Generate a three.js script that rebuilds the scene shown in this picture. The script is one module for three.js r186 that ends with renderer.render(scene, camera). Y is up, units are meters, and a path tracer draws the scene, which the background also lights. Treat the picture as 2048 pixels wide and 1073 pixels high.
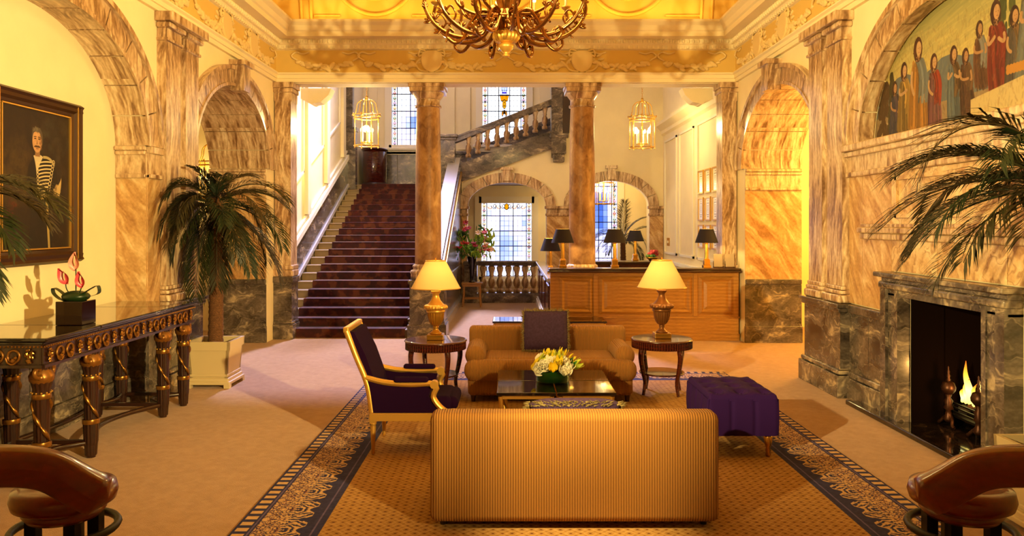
import * as THREE from 'three';
import { RoundedBoxGeometry } from 'three/addons/geometries/RoundedBoxGeometry.js';
import { mergeGeometries } from 'three/addons/utils/BufferGeometryUtils.js';
import { RectAreaLightUniformsLib } from 'three/addons/lights/RectAreaLightUniformsLib.js';
RectAreaLightUniformsLib.init();

// ---------- camera, sky, large lights, exposure ----------
const scene = new THREE.Scene();
const FOCAL = 1550, EYE = 2;
const camera = new THREE.PerspectiveCamera(2 * Math.atan(536.5 / FOCAL) * 180 / Math.PI, 2048 / 1073, 0.05, 120);
camera.position.set(0, EYE, 0);
camera.lookAt(0, EYE, -1);
camera.setViewOffset(2048, 1073, 4, 88.5, 2048, 1073);
camera.updateProjectionMatrix();
scene.background = new THREE.Color(0.84, 0.88, 1.0);
scene.backgroundIntensity = 3.4;
const renderer = new THREE.WebGLRenderer({ antialias: true });
renderer.toneMapping = THREE.LinearToneMapping;
renderer.toneMappingExposure = 1.0;
renderer.shadowMap.enabled = true;
const WARM = new THREE.Color(1.0, 0.74, 0.27), GOLD = new THREE.Color(1.0, 0.56, 0.09), COOL = new THREE.Color(0.66, 0.60, 1.0);
function areaLight(name, color, intensity, w, h, pos, look) {
  const l = new THREE.RectAreaLight(color, intensity, w, h);
  l.name = name; l.position.set(...pos); l.lookAt(...look); scene.add(l); return l;
}
function pointLight(name, color, intensity, pos, radius, parent = scene) {
  const l = new THREE.PointLight(color, intensity, 0, 2);
  l.name = name; l.position.set(...pos); l.castShadow = true; l.shadow.radius = radius / 0.02; parent.add(l); return l;
}
// cove strips on top of the cornice (point up), skylight over the stair hall
areaLight('cove_light_far', GOLD, 9, 7.0, 0.16, [-0.1, 5.52, -13.24], [-0.1, 9, -13.5]);
areaLight('cove_light_left', GOLD, 9, 15, 0.16, [-3.84, 5.52, -5.5], [-4.3, 9, -5.5]).rotateZ(Math.PI / 2);
areaLight('cove_light_right', GOLD, 9, 15, 0.16, [3.69, 5.52, -5.5], [4.2, 9, -5.5]).rotateZ(Math.PI / 2);
areaLight('skylight_light', COOL, 6, 3.2, 1.9, [-2.2, 10.75, -20.5], [-2.2, 0, -20.5]);
const daylight = new THREE.SpotLight(new THREE.Color(0.56, 0.56, 1.0), 1250, 0, 0.4, 0.35, 2);   // daylight falling from the skylight down the stairs
daylight.name = 'skylight_beam'; daylight.position.set(-2.4, 10.6, -20.9); daylight.target.position.set(-2.2, 0, -13.6); daylight.castShadow = true; daylight.shadow.radius = 26; scene.add(daylight, daylight.target);

// ---------- small helpers ----------
const TAU = Math.PI * 2;
let seedState = 12345;
function seed(n) { seedState = n >>> 0; }
function rnd() { seedState = (seedState + 0x6D2B79F5) >>> 0; let t = seedState; t = Math.imul(t ^ (t >>> 15), t | 1); t ^= t + Math.imul(t ^ (t >>> 7), t | 61); return ((t ^ (t >>> 14)) >>> 0) / 4294967296; }
const rr = (a, b) => a + (b - a) * rnd();
const lerp = (a, b, t) => a + (b - a) * t, clamp = (x, a = 0, b = 1) => Math.min(b, Math.max(a, x));
const V = (x, y, z) => new THREE.Vector3(x, y, z);
const taken = {};
function numbered(name) { const n = taken[name] = (taken[name] ?? -1) + 1; return n ? name + '_' + String(n).padStart(3, '0') : name; }

// geometry: every helper returns a plain geometry, uv in metres
function plain(g) { const n = g.index ? g.toNonIndexed() : g; for (const k of Object.keys(n.attributes)) if (!['position', 'normal', 'uv'].includes(k)) n.deleteAttribute(k); if (!n.attributes.normal) n.computeVertexNormals(); if (!n.attributes.uv) n.setAttribute('uv', new THREE.BufferAttribute(new Float32Array(n.attributes.position.count * 2), 2)); n.clearGroups?.(); return n; }
function metreUV(g) {
  g = plain(g); const p = g.attributes.position, uv = g.attributes.uv, a = V(), b = V(), c = V();
  for (let i = 0; i < p.count; i += 3) {
    a.fromBufferAttribute(p, i); b.fromBufferAttribute(p, i + 1); c.fromBufferAttribute(p, i + 2);
    const n = b.clone().sub(a).cross(c.clone().sub(a)), x = Math.abs(n.x), y = Math.abs(n.y), z = Math.abs(n.z);
    [a, b, c].forEach((q, k) => { if (x >= y && x >= z) uv.setXY(i + k, q.z, q.y); else if (y >= z) uv.setXY(i + k, q.x, q.z); else uv.setXY(i + k, q.x, q.y); });
  }
  return g;
}
function roundUV(g, r) {   // for turned shapes: around and up
  g = plain(g); const p = g.attributes.position, uv = g.attributes.uv;
  for (let i = 0; i < p.count; i += 3) {
    const t = [0, 1, 2].map(k => Math.atan2(p.getZ(i + k), p.getX(i + k)));
    const m = Math.max(...t); for (let k = 0; k < 3; k++) uv.setXY(i + k, (t[k] < m - Math.PI ? t[k] + TAU : t[k]) * r, p.getY(i + k));
  }
  return g;
}
const merge = (list) => { list = list.flat(9).map(plain); return list.length === 1 ? list[0] : mergeGeometries(list, false); };
const mv = (g, x, y, z) => g.translate(x, y, z);
const bx = (w, h, d, x = 0, y = 0, z = 0) => new THREE.BoxGeometry(w, h, d).translate(x, y, z);
const rb = (w, h, d, r, x = 0, y = 0, z = 0, n = 3) => new RoundedBoxGeometry(w, h, d, n, Math.min(r, w / 2.01, h / 2.01, d / 2.01)).translate(x, y, z);
const wb = (x0, x1, y0, y1, d0, d1) => bx(Math.abs(x1 - x0), Math.abs(y1 - y0), Math.abs(d1 - d0), (x0 + x1) / 2, (y0 + y1) / 2, -(d0 + d1) / 2);   // box by extents; d is the depth in front of the camera
const wrb = (x0, x1, y0, y1, d0, d1, r) => rb(Math.abs(x1 - x0), Math.abs(y1 - y0), Math.abs(d1 - d0), r, (x0 + x1) / 2, (y0 + y1) / 2, -(d0 + d1) / 2, 2);
const cyl = (r0, r1, h, n = 20, x = 0, y = 0, z = 0) => new THREE.CylinderGeometry(r0, r1, h, n).translate(x, y, z);
const ball = (r, n = 12, x = 0, y = 0, z = 0) => new THREE.SphereGeometry(r, n, Math.max(6, Math.round(n * 0.7))).translate(x, y, z);
const lathe = (pts, n = 24) => new THREE.LatheGeometry(pts.map(p => new THREE.Vector2(p[0], p[1])), n);
const tube = (pts, r, seg = 24, rad = 8, closed = false) => new THREE.TubeGeometry(new THREE.CatmullRomCurve3(pts.map(p => p.isVector3 ? p : V(...p)), closed), seg, r, rad, closed);
const torus = (R, r, n = 24, m = 8) => new THREE.TorusGeometry(R, r, m, n);
function taperTube(pts, radius, seg = 20, rad = 8) {   // radius(t)
  const curve = new THREE.CatmullRomCurve3(pts.map(p => p.isVector3 ? p : V(...p))), f = curve.computeFrenetFrames(seg, false), pos = [], idx = [];
  for (let i = 0; i <= seg; i++) { const c = curve.getPointAt(i / seg), r = radius(i / seg); for (let j = 0; j <= rad; j++) { const a = j / rad * TAU, v = c.clone().addScaledVector(f.normals[i], Math.cos(a) * r).addScaledVector(f.binormals[i], Math.sin(a) * r); pos.push(v.x, v.y, v.z); } }
  for (let i = 0; i < seg; i++) for (let j = 0; j < rad; j++) { const a = i * (rad + 1) + j, b = a + rad + 1; idx.push(a, b, a + 1, b, b + 1, a + 1); }
  return indexed(pos, idx);
}
function indexed(pos, idx, uv) { const g = new THREE.BufferGeometry(); g.setAttribute('position', new THREE.Float32BufferAttribute(pos, 3)); if (uv) g.setAttribute('uv', new THREE.Float32BufferAttribute(uv, 2)); g.setIndex(idx); g.computeVertexNormals(); return g; }
function surf(fn, nu, nv, uvs = true) {   // fn(u, v) -> [x, y, z]
  const pos = [], uv = [], idx = [];
  for (let j = 0; j <= nv; j++) for (let i = 0; i <= nu; i++) { pos.push(...fn(i / nu, j / nv)); uv.push(i / nu, j / nv); }
  for (let j = 0; j < nv; j++) for (let i = 0; i < nu; i++) { const a = j * (nu + 1) + i, b = a + nu + 1; idx.push(a, a + 1, b, b, a + 1, b + 1); }
  return indexed(pos, idx, uvs ? uv : undefined);
}
function prism(poly, at, t0, t1) {   // poly in (a, b), at(a, b, t) -> [x, y, z]
  const tris = THREE.ShapeUtils.triangulateShape(poly.map(p => new THREE.Vector2(...p)), []), pos = [], put = (a, b, c) => pos.push(...a, ...b, ...c), n = poly.length;
  for (const [a, b, c] of tris) { put(at(...poly[a], t0), at(...poly[b], t0), at(...poly[c], t0)); put(at(...poly[c], t1), at(...poly[b], t1), at(...poly[a], t1)); }
  for (let i = 0; i < n; i++) { const p = poly[i], q = poly[(i + 1) % n]; put(at(...p, t0), at(...p, t1), at(...q, t1)); put(at(...p, t0), at(...q, t1), at(...q, t0)); }
  const g = new THREE.BufferGeometry(); g.setAttribute('position', new THREE.Float32BufferAttribute(pos, 3)); g.computeVertexNormals(); return g;
}
const shapeOf = (pts) => new THREE.Shape(pts.map(p => new THREE.Vector2(...p)));
const slab = (shape, depth, seg = 40) => new THREE.ExtrudeGeometry(shape, { depth, bevelEnabled: false, curveSegments: seg });
const sideWall = (shape, x0, thick) => slab(shape, thick).rotateY(Math.PI / 2).translate(x0, 0, 0);   // shape in (depth, height); grows towards +x from x0
const crossWall = (shape, d0, thick) => slab(shape, thick).translate(0, 0, -(d0 + thick));          // shape in (x, height); from depth d0 to d0 + thick

// objects
function finish(m) { m.castShadow = true; m.receiveShadow = true; return m; }
function part(name, geos, mat, parent, opt = {}) {
  const g = merge([geos]); const m = finish(new THREE.Mesh(opt.keepUV ? g : opt.round ? roundUV(g, opt.round) : metreUV(g), mat));
  m.name = name; if (opt.label) m.userData.label = opt.label; if (opt.kind) m.userData.kind = opt.kind; parent.add(m); return m;
}
function same(mesh, parent, pos, rotY = 0, scale) { const m = mesh.clone(); m.name = mesh.name; m.position.set(...pos); m.rotation.set(0, rotY, 0); if (scale) m.scale.set(...scale); parent.add(m); return m; }
function structure(name, geos, mat, opt = {}) { const m = part(numbered(name), geos, mat, scene, opt); m.userData.kind = 'structure'; return m; }
function structureGroup(name, label) { const g = new THREE.Group(); g.name = numbered(name); g.userData.kind = 'structure'; if (label) g.userData.label = label; scene.add(g); return g; }
function thing(name, label, category, [x, y, d] = [0, 0, 0], group, turn = 0) {
  const g = new THREE.Group(); g.name = numbered(name); g.position.set(x, y, -d); g.rotation.y = turn; g.userData = { label, category }; if (group) g.userData.group = group; scene.add(g); return g;
}
function copyOf(root, label, [x, y, d], turn = 0) { const r = root.clone(); r.name = numbered(root.name.replace(/_\d{3}$/, '')); r.userData = { ...root.userData, label }; r.position.set(x, y, -d); r.rotation.set(0, turn, 0); scene.add(r); return r; }

// ---------- computed textures ----------
function lattice(period, s) { const t = new Float32Array(period * period); let a = s * 7919 + 17; for (let i = 0; i < t.length; i++) { a = (Math.imul(a, 1664525) + 1013904223) >>> 0; t[i] = a / 4294967296; } return t; }
function noise2(period, s) {
  const t = lattice(period, s), sm = x => x * x * (3 - 2 * x), w = i => ((i % period) + period) % period;
  return (x, y) => { x *= period; y *= period; const xi = Math.floor(x), yi = Math.floor(y), fx = sm(x - xi), fy = sm(y - yi), x0 = w(xi), x1 = w(xi + 1), y0 = w(yi) * period, y1 = w(yi + 1) * period; return lerp(lerp(t[y0 + x0], t[y0 + x1], fx), lerp(t[y1 + x0], t[y1 + x1], fx), fy); };
}
function fbm(p0, oct, s) { const n = []; for (let i = 0; i < oct; i++) n.push(noise2(p0 << i, s + i * 31)); let tot = 0; for (let i = 0; i < oct; i++) tot += 0.5 ** i; return (x, y) => { let v = 0; for (let i = 0; i < oct; i++) v += n[i](x, y) * 0.5 ** i; return v / tot; }; }
function dataTex(size, metres, fn, srgb = true, sizeY = size) {
  const a = new Uint8Array(size * sizeY * 4);
  for (let j = 0; j < sizeY; j++) for (let i = 0; i < size; i++) { const c = fn(i / size, j / sizeY), k = (j * size + i) * 4; a[k] = clamp(c[0], 0, 255); a[k + 1] = clamp(c[1], 0, 255); a[k + 2] = clamp(c[2], 0, 255); a[k + 3] = 255; }
  const t = new THREE.DataTexture(a, size, sizeY); t.wrapS = t.wrapT = THREE.RepeatWrapping; t.magFilter = THREE.LinearFilter; t.minFilter = THREE.LinearFilter; if (srgb) t.colorSpace = THREE.SRGBColorSpace;
  t.repeat.set(1 / (metres[0] ?? metres), 1 / (metres[1] ?? metres)); t.needsUpdate = true; return t;
}
const mix3 = (a, b, t) => [lerp(a[0], b[0], t), lerp(a[1], b[1], t), lerp(a[2], b[2], t)];
function ramp(stops, t) { for (let i = 1; i < stops.length; i++) if (t <= stops[i][0]) return mix3(stops[i - 1][1], stops[i][1], (t - stops[i - 1][0]) / (stops[i][0] - stops[i - 1][0])); return stops[stops.length - 1][1]; }
// streaky or veined stone; stretch > 1 draws the veins out along u (across) or v (up)
function marble(s, metres, stops, { su = 1, sv = 1, warp = 0.12, vein = 0, veinColor = [255, 240, 210], fine = 20, p0 = 4, dash = 0.35, du = 3, dv = 3, tilt = 0 } = {}) {
  const n1 = fbm(p0, 5, s), n2 = fbm(3, 4, s + 5), n3 = fbm(5, 4, s + 9), n4 = fbm(64, 2, s + 13), n5 = fbm(12, 3, s + 17);
  return dataTex(512, metres, (x, y) => {
    const y2 = y + tilt * x, wx = x + warp * (n2(x, y2) - 0.5), wy = y2 + warp * (n3(x, y2) - 0.5);
    const v = n1(wx * su, wy * sv) * (1 - dash) + n5(wx * du, wy * dv) * dash;
    let c = ramp(stops, clamp((v - 0.28) / 0.44));
    if (vein) { const q = Math.abs(n3(wx * su, wy * sv) - 0.5) * (0.7 + n2(wx, wy)); c = mix3(c, veinColor, vein * clamp(1 - q * 26)); }
    const f = (n4(x, y) - 0.5) * fine; return [c[0] + f, c[1] + f, c[2] + f];
  });
}
const T = {};
T.siena = marble(1, [1.3, 1.9], [[0, [126, 92, 64]], [0.35, [180, 146, 112]], [0.65, [208, 180, 146]], [1, [234, 214, 184]]], { su: 3, sv: 1, warp: 0.16, fine: 34, dash: 0.5, du: 4, dv: 1 });
T.sienaFlow = marble(2, [1.5, 1.5], [[0, [158, 112, 68]], [0.3, [186, 142, 92]], [0.6, [204, 164, 114]], [1, [230, 202, 158]]], { su: 1, sv: 2, warp: 0.22, tilt: 1, fine: 28, dash: 0.5, du: 1, dv: 2 });
T.grey = marble(3, [1.5, 1.2], [[0, [48, 41, 38]], [0.4, [82, 72, 66]], [0.75, [110, 97, 88]], [1, [180, 160, 132]]], { su: 1, sv: 2, warp: 0.34, vein: 0.42, veinColor: [188, 170, 142], fine: 26, dash: 0.3, du: 1, dv: 2 });
T.breccia = marble(4, [1.0, 1.0], [[0, [172, 128, 82]], [0.4, [208, 172, 124]], [1, [234, 208, 166]]], { su: 1, sv: 1, warp: 0.3, vein: 0.6, veinColor: [146, 104, 62], p0: 6, dash: 0.4, du: 1, dv: 1 });
T.black = marble(5, [1.2, 1.2], [[0, [14, 10, 10]], [0.6, [26, 19, 17]], [1, [52, 37, 28]]], { su: 1, sv: 1, warp: 0.3, vein: 0.35, veinColor: [110, 84, 62], fine: 8 });
const nPl = fbm(8, 4, 41);
T.plaster = dataTex(256, 2.5, (x, y) => { const f = (nPl(x, y) - 0.5) * 12; return [238 + f, 222 + f, 184 + f]; });
T.plasterBump = dataTex(256, 0.8, (x, y) => { const f = nPl(x, y) * 255; return [f, f, f]; }, false);
const nCa = fbm(32, 3, 51), nCb = fbm(3, 3, 53);
T.carpet = dataTex(512, 3.0, (x, y) => { const f = (nCa(x * 2, y * 2) - 0.5) * 20 + (nCb(x, y) - 0.5) * 2; return [176 + f, 138 + f, 98 + f]; });
T.carpetBump = dataTex(256, 0.12, (x, y) => { const f = nCa(x, y) * 255; return [f, f, f]; }, false);
T.cord = dataTex(64, [0.1, 0.1], (x) => { const c = Math.abs(Math.sin(x * Math.PI * 6)); return mix3([112, 70, 24], [164, 112, 48], c); });
T.cordBump = dataTex(64, [0.1, 0.1], (x) => { const c = Math.abs(Math.sin(x * Math.PI * 6)) * 255; return [c, c, c]; }, false);
const nW = fbm(4, 4, 61), nW2 = fbm(32, 2, 63);
const woodTex = (metres, a, b, along) => dataTex(256, metres, (x, y) => { const [u, v] = along ? [x, y] : [y, x]; const g = nW(u * 1, v * 12) * 0.6 + nW2(u * 1, v * 5) * 0.4; return mix3(a, b, clamp(g * 1.4 - 0.2)); });
T.oak = woodTex([1.6, 0.7], [140, 90, 34], [204, 150, 72], true);
T.mahogany = woodTex([1.2, 0.5], [44, 12, 7], [96, 32, 15], true);
T.darkwood = woodTex([0.5, 1.2], [26, 12, 9], [62, 28, 18], false);
T.bronze = dataTex(128, 0.4, (x, y) => { const g = nW(x, y); return mix3([96, 62, 26], [206, 150, 70], clamp(g * 2 - 0.5)); });
const nSt = fbm(10, 4, 71), nSt2 = fbm(22, 2, 73);
T.stairCarpet = dataTex(512, 1.4, (x, y) => { const v = nSt(x, y), w = nSt2(x, y); return mix3(mix3([74, 14, 16], [40, 6, 12], w * 1.2), [104, 58, 28], clamp((v - 0.5) * 9) * 0.65); });
T.velvet = dataTex(128, 0.5, (x, y) => { const f = (nCa(x, y) - 0.5) * 22; return [64 + f, 40 + f, 76 + f]; });
T.bark = dataTex(128, [0.3, 0.3], (x, y) => { const g = nW2(x, y * 2); return mix3([58, 34, 18], [140, 92, 52], g); });

// ---------- materials ----------
const std = (o) => new THREE.MeshStandardMaterial({ roughness: 0.6, ...o });
const phy = (o) => new THREE.MeshPhysicalMaterial({ roughness: 0.5, ...o });
const M = {
  plaster: std({ map: T.plaster, bumpMap: T.plasterBump, bumpScale: 0.0015, roughness: 0.75 }),
  white: std({ color: 0xefe6d2, roughness: 0.55 }),
  gilt: std({ color: 0xe2bd62, roughness: 0.6, metalness: 0.0, bumpMap: T.plasterBump, bumpScale: 0.002 }),
  siena: phy({ map: T.siena, roughness: 0.32, clearcoat: 0.25, clearcoatRoughness: 0.15 }),
  sienaFlow: phy({ map: T.sienaFlow, roughness: 0.3, clearcoat: 0.25, clearcoatRoughness: 0.15 }),
  grey: phy({ map: T.grey, roughness: 0.25, clearcoat: 0.3, clearcoatRoughness: 0.1 }),
  breccia: phy({ map: T.breccia, roughness: 0.3, clearcoat: 0.25, clearcoatRoughness: 0.15 }),
  black: phy({ map: T.black, roughness: 0.08, clearcoat: 0.6, clearcoatRoughness: 0.03 }),
  carpet: phy({ map: T.carpet, bumpMap: T.carpetBump, bumpScale: 0.004, roughness: 0.85, sheen: 0.6, sheenRoughness: 0.35, sheenColor: new THREE.Color(0.8, 0.7, 0.75) }),
  cord: phy({ map: T.cord, bumpMap: T.cordBump, bumpScale: 0.004, roughness: 0.9, sheen: 0.3, sheenRoughness: 0.6, sheenColor: new THREE.Color(0.8, 0.6, 0.35) }),
  oak: phy({ map: T.oak, roughness: 0.35, clearcoat: 0.35, clearcoatRoughness: 0.2 }),
  mahogany: phy({ map: T.mahogany, roughness: 0.22, clearcoat: 0.8, clearcoatRoughness: 0.06 }),
  darkwood: phy({ map: T.darkwood, roughness: 0.3, clearcoat: 0.5, clearcoatRoughness: 0.12 }),
  bronze: std({ map: T.bronze, roughness: 0.3, metalness: 0.85 }),
  brass: std({ color: 0xd9a94a, roughness: 0.25, metalness: 0.95 }),
  goldleaf: std({ color: 0xd8a850, roughness: 0.38, metalness: 0.75 }),
  iron: std({ color: 0x140f0d, roughness: 0.45, metalness: 0.4 }),
  stairCarpet: phy({ map: T.stairCarpet, roughness: 0.9, sheen: 0.6, sheenRoughness: 0.3, sheenColor: new THREE.Color(0.9, 0.8, 0.95) }),
  stone: std({ color: 0x8c744e, roughness: 0.5 }),
  velvet: phy({ map: T.velvet, roughness: 0.85, sheen: 0.15, sheenRoughness: 0.4, sheenColor: new THREE.Color(0.35, 0.25, 0.5) }),
  navy: phy({ color: 0x1a0220, specularIntensity: 0.2, roughness: 0.95, sheen: 0.01, sheenRoughness: 0.5, sheenColor: new THREE.Color(0.3, 0.15, 0.4) }),
  fringe: std({ color: 0x8a784c, roughness: 0.9 }),
  bark: std({ map: T.bark, roughness: 0.9, bumpMap: T.bark, bumpScale: 0.01 }),
  soil: std({ color: 0x2c1c10, roughness: 1 }),
  cream: std({ color: 0xcfb98e, roughness: 0.5 }),
  soot: phy({ color: 0x0a0302, roughness: 1, specularIntensity: 0.1 }),
  frond: [0x20290f, 0x2b2912, 0x192813, 0x352a15].map(c => std({ color: c, roughness: 0.5, side: THREE.DoubleSide })),
  glass: phy({ color: 0xffffff, roughness: 0.02, transmission: 1, thickness: 0, ior: 1.45 }),
};
// ---------- the hall: floor, walls with arches, entablature, ceiling ----------
const XL = -4.1, XR = 3.95, SPRING = 2.9;
const face = (s, p) => (s < 0 ? XL + p : XR - p);                       // p metres proud of the left (-1) or right (1) wall
const pb = (s, p0, p1, y0, y1, d0, d1) => wb(face(s, p0), face(s, p1), y0, y1, d0, d1);
const prb = (s, p0, p1, y0, y1, d0, d1, r = 0.012) => wrb(face(s, p0), face(s, p1), y0, y1, d0, d1, r);
const arcPts = (c, s, a, b, t0 = Math.PI, t1 = 0, n = 36) => Array.from({ length: n + 1 }, (_, i) => { const t = lerp(t0, t1, i / n); return [c + a * Math.cos(t), s + b * Math.sin(t)]; });
function archOutline(u0, u1, h, arches, top) {
  const pts = [[u0, 0]];
  for (const { c, a, s, b } of arches) { pts.push([c - a, 0]); pts.push(...(b ? arcPts(c, s, a, b) : [[c - a, s], [c + a, s]])); pts.push([c + a, 0]); }
  pts.push([u1, 0], ...(top ?? [[u1, h], [u0, h]])); return shapeOf(pts);
}
structure('floor', wb(-9, 9, -0.2, 0, -3, 22.6), M.carpet);

const BIG = { c: 7.06, a: 1.63, b: 1.2, oa: 1.93, ob: 1.5, s: 2.87 }, SMALL = { c: 11.5, a: 1.55, b: 1.14, oa: 1.85, ob: 1.4, s: 2.92 };
const BIGR = { c: 7.02, a: 1.65, b: 1.22, oa: 1.93, ob: 1.5, s: 2.9 }, SMALLR = { c: 11.42, a: 1.62, b: 1.14, oa: 1.92, ob: 1.4, s: 2.92 };
structure('wall_left', [sideWall(archOutline(-3, 9.45, 5.6, [BIG]), XL - 0.31, 0.31), sideWall(archOutline(9.45, 13.97, 5.6, [SMALL]), XL - 0.95, 0.95)], M.plaster);
structure('wall_left_niche', wb(-4.6, -4.411, 0, 5.6, -3, 9.45), M.plaster);
{
  const sh = archOutline(-3, 9.45, 5.6, [{ c: 6.96, a: 0.68, s: 1.28, b: 0 }]);
  sh.holes.push(new THREE.Path(arcPts(BIGR.c, BIGR.s, BIGR.a, BIGR.b).map(p => new THREE.Vector2(...p))));
  structure('wall_right', [sideWall(sh, XR, 0.3), sideWall(archOutline(9.45, 13.97, 5.6, [SMALLR]), XR, 0.95), wb(XR + 0.3, XR + 0.5, 1.35, 5.6, 4, 9.45)], M.plaster);
}
structure('wall_back', wb(-4.6, 4.45, 0, 7, -3.2, -3), M.plaster);
// side passages seen through the small arches
structure('wall_left_passage', [wb(-8.2, -8, 0, 4.8, 8.8, 14.7), wb(-8, -4.7, 0, 4.8, 8.6, 8.8), wb(-8, -4.4, 0, 4.8, 14.5, 14.7), wb(-8.2, -5.05, 4.7, 4.9, 8.6, 14.7)], M.plaster);
structure('wall_right_passage', [wb(7.5, 7.7, 0, 4.8, 8.8, 15.2), wb(4.45, 7.5, 0, 4.8, 8.6, 8.8), wb(4.3, 7.5, 0, 4.8, 15, 15.2), wb(4.9, 7.7, 4.7, 4.9, 8.6, 15.2)], M.plaster);

// entablature: architrave, frieze, bands, cornice; profile in (projection, height)
const ENT = [[0, 4.46], [0.05, 4.46], [0.05, 4.52], [0.07, 4.525], [0.07, 4.58], [0.1, 4.6], [0.1, 4.62], [0.03, 4.63], [0.03, 5.02], [0.07, 5.03], [0.07, 5.05], [0.1, 5.1], [0.13, 5.11], [0.13, 5.19], [0.3, 5.2], [0.3, 5.28], [0.33, 5.3], [0.36, 5.37], [0.42, 5.42], [0.42, 5.46], [0.1, 5.47], [0, 5.47]];
const DBEAM = 13.5;
const trimFar = structureGroup('trim_1', 'cream plaster entablature over the two round columns'), trimL = structureGroup('trim_2', 'cream plaster entablature along the portrait wall'), trimR = structureGroup('trim_3', 'cream plaster entablature along the fireplace wall');
part('cornice', [prism(ENT, (p, y, t) => [t, y, -DBEAM + p], XL, XR), wb(XL, XR, 4.47, 5.6, DBEAM, 13.97), wb(XL, XR, 4.455, 4.47, DBEAM + 0.06, 13.93)], M.plaster, trimFar);
part('cornice', prism(ENT, (p, y, t) => [XL + p, y, -t], -3, DBEAM), M.plaster, trimL);
M.ochre = std({ color: 0xdab766, roughness: 0.8 });
part('frieze_ground', wb(XL + 0.03, XR - 0.03, 4.635, 5.015, DBEAM - 0.034, DBEAM - 0.03), M.ochre, trimFar); part('frieze_ground', pb(-1, 0.03, 0.034, 4.635, 5.015, -3, DBEAM - 0.04), M.ochre, trimL); part('frieze_ground', pb(1, 0.03, 0.034, 4.635, 5.015, -3, DBEAM - 0.04), M.ochre, trimR);
part('cornice', prism(ENT, (p, y, t) => [XR - p, y, -t], -3, DBEAM), M.plaster, trimR);
// egg-and-dart and dentils: too small to pick apart
{
  const egg = [], egL = [], egR = [], e = new THREE.SphereGeometry(0.028, 6, 5).scale(1, 1.3, 0.8), dn = new THREE.BoxGeometry(0.035, 0.05, 0.05);
  for (let x = XL + 0.12; x < XR - 0.1; x += 0.085) { egg.push(e.clone().translate(x, 5.15, -DBEAM + 0.135)); egg.push(dn.clone().translate(x, 5.06, -DBEAM + 0.075)); }
  for (let d = 5; d < 13.4; d += 0.085) for (const [l, s] of [[egL, -1], [egR, 1]]) { l.push(e.clone().translate(face(s, 0.135), 5.15, -d)); l.push(dn.clone().translate(face(s, 0.075), 5.06, -d)); }
  part('egg_and_dart', egg, M.plaster, trimFar, { kind: 'stuff' }); part('egg_and_dart', egL, M.plaster, trimL, { kind: 'stuff' }); part('egg_and_dart', egR, M.plaster, trimR, { kind: 'stuff' });
}
// frieze reliefs: leaf swags and shields; local x along the wall, z out of it
function swagGeo(w, s) {
  seed(s); const l = [];
  for (let i = 0; i < 44; i++) { const t = rnd(), x = (t - 0.5) * w, y = -0.15 + 0.12 * Math.pow(2 * t - 1, 2) + rr(-0.05, 0.05) * (1.2 - Math.abs(2 * t - 1)); const g = new THREE.IcosahedronGeometry(rr(0.03, 0.055), 1).scale(1.3, 0.7, 0.55); g.rotateZ(rr(-0.8, 0.8)); l.push(g.translate(x, y, rr(0, 0.025))); }
  for (const k of [-1, 1]) { l.push(tube([[k * w * 0.5, -0.02, 0.01], [k * w * 0.62, 0.06, 0.03], [k * w * 0.54, 0.13, 0.02], [k * w * 0.42, 0.1, 0.02], [k * w * 0.3, 0.13, 0.01]], 0.016, 16, 5)); }
  return merge(l);
}
function shieldGeo() {
  const sh = new THREE.Shape(); sh.moveTo(-0.15, 0.14); sh.quadraticCurveTo(0, 0.19, 0.15, 0.14); sh.quadraticCurveTo(0.2, -0.02, 0.12, -0.12); sh.quadraticCurveTo(0.06, -0.18, 0, -0.19); sh.quadraticCurveTo(-0.06, -0.18, -0.12, -0.12); sh.quadraticCurveTo(-0.2, -0.02, -0.15, 0.14);
  const g = [new THREE.ExtrudeGeometry(sh, { depth: 0.03, bevelSize: 0.02, bevelThickness: 0.03, bevelSegments: 3 })];
  for (const k of [-1, 1]) { g.push(tube([[k * 0.1, 0.17, 0.05], [k * 0.2, 0.19, 0.04], [k * 0.22, 0.08, 0.04], [k * 0.16, 0.1, 0.05]], 0.018, 14, 5)); g.push(tube([[k * 0.19, 0.05, 0.03], [k * 0.27, -0.06, 0.03], [k * 0.2, -0.16, 0.03], [k * 0.06, -0.19, 0.04]], 0.02, 14, 5)); for (let i = 0; i < 4; i++) g.push(new THREE.IcosahedronGeometry(0.04, 1).scale(1.5, 0.6, 0.5).rotateZ(k * (0.5 - i * 0.35)).translate(k * (0.3 + 0.03 * i), 0.1 - i * 0.07, 0.02)); }
  return merge(g);
}
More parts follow.
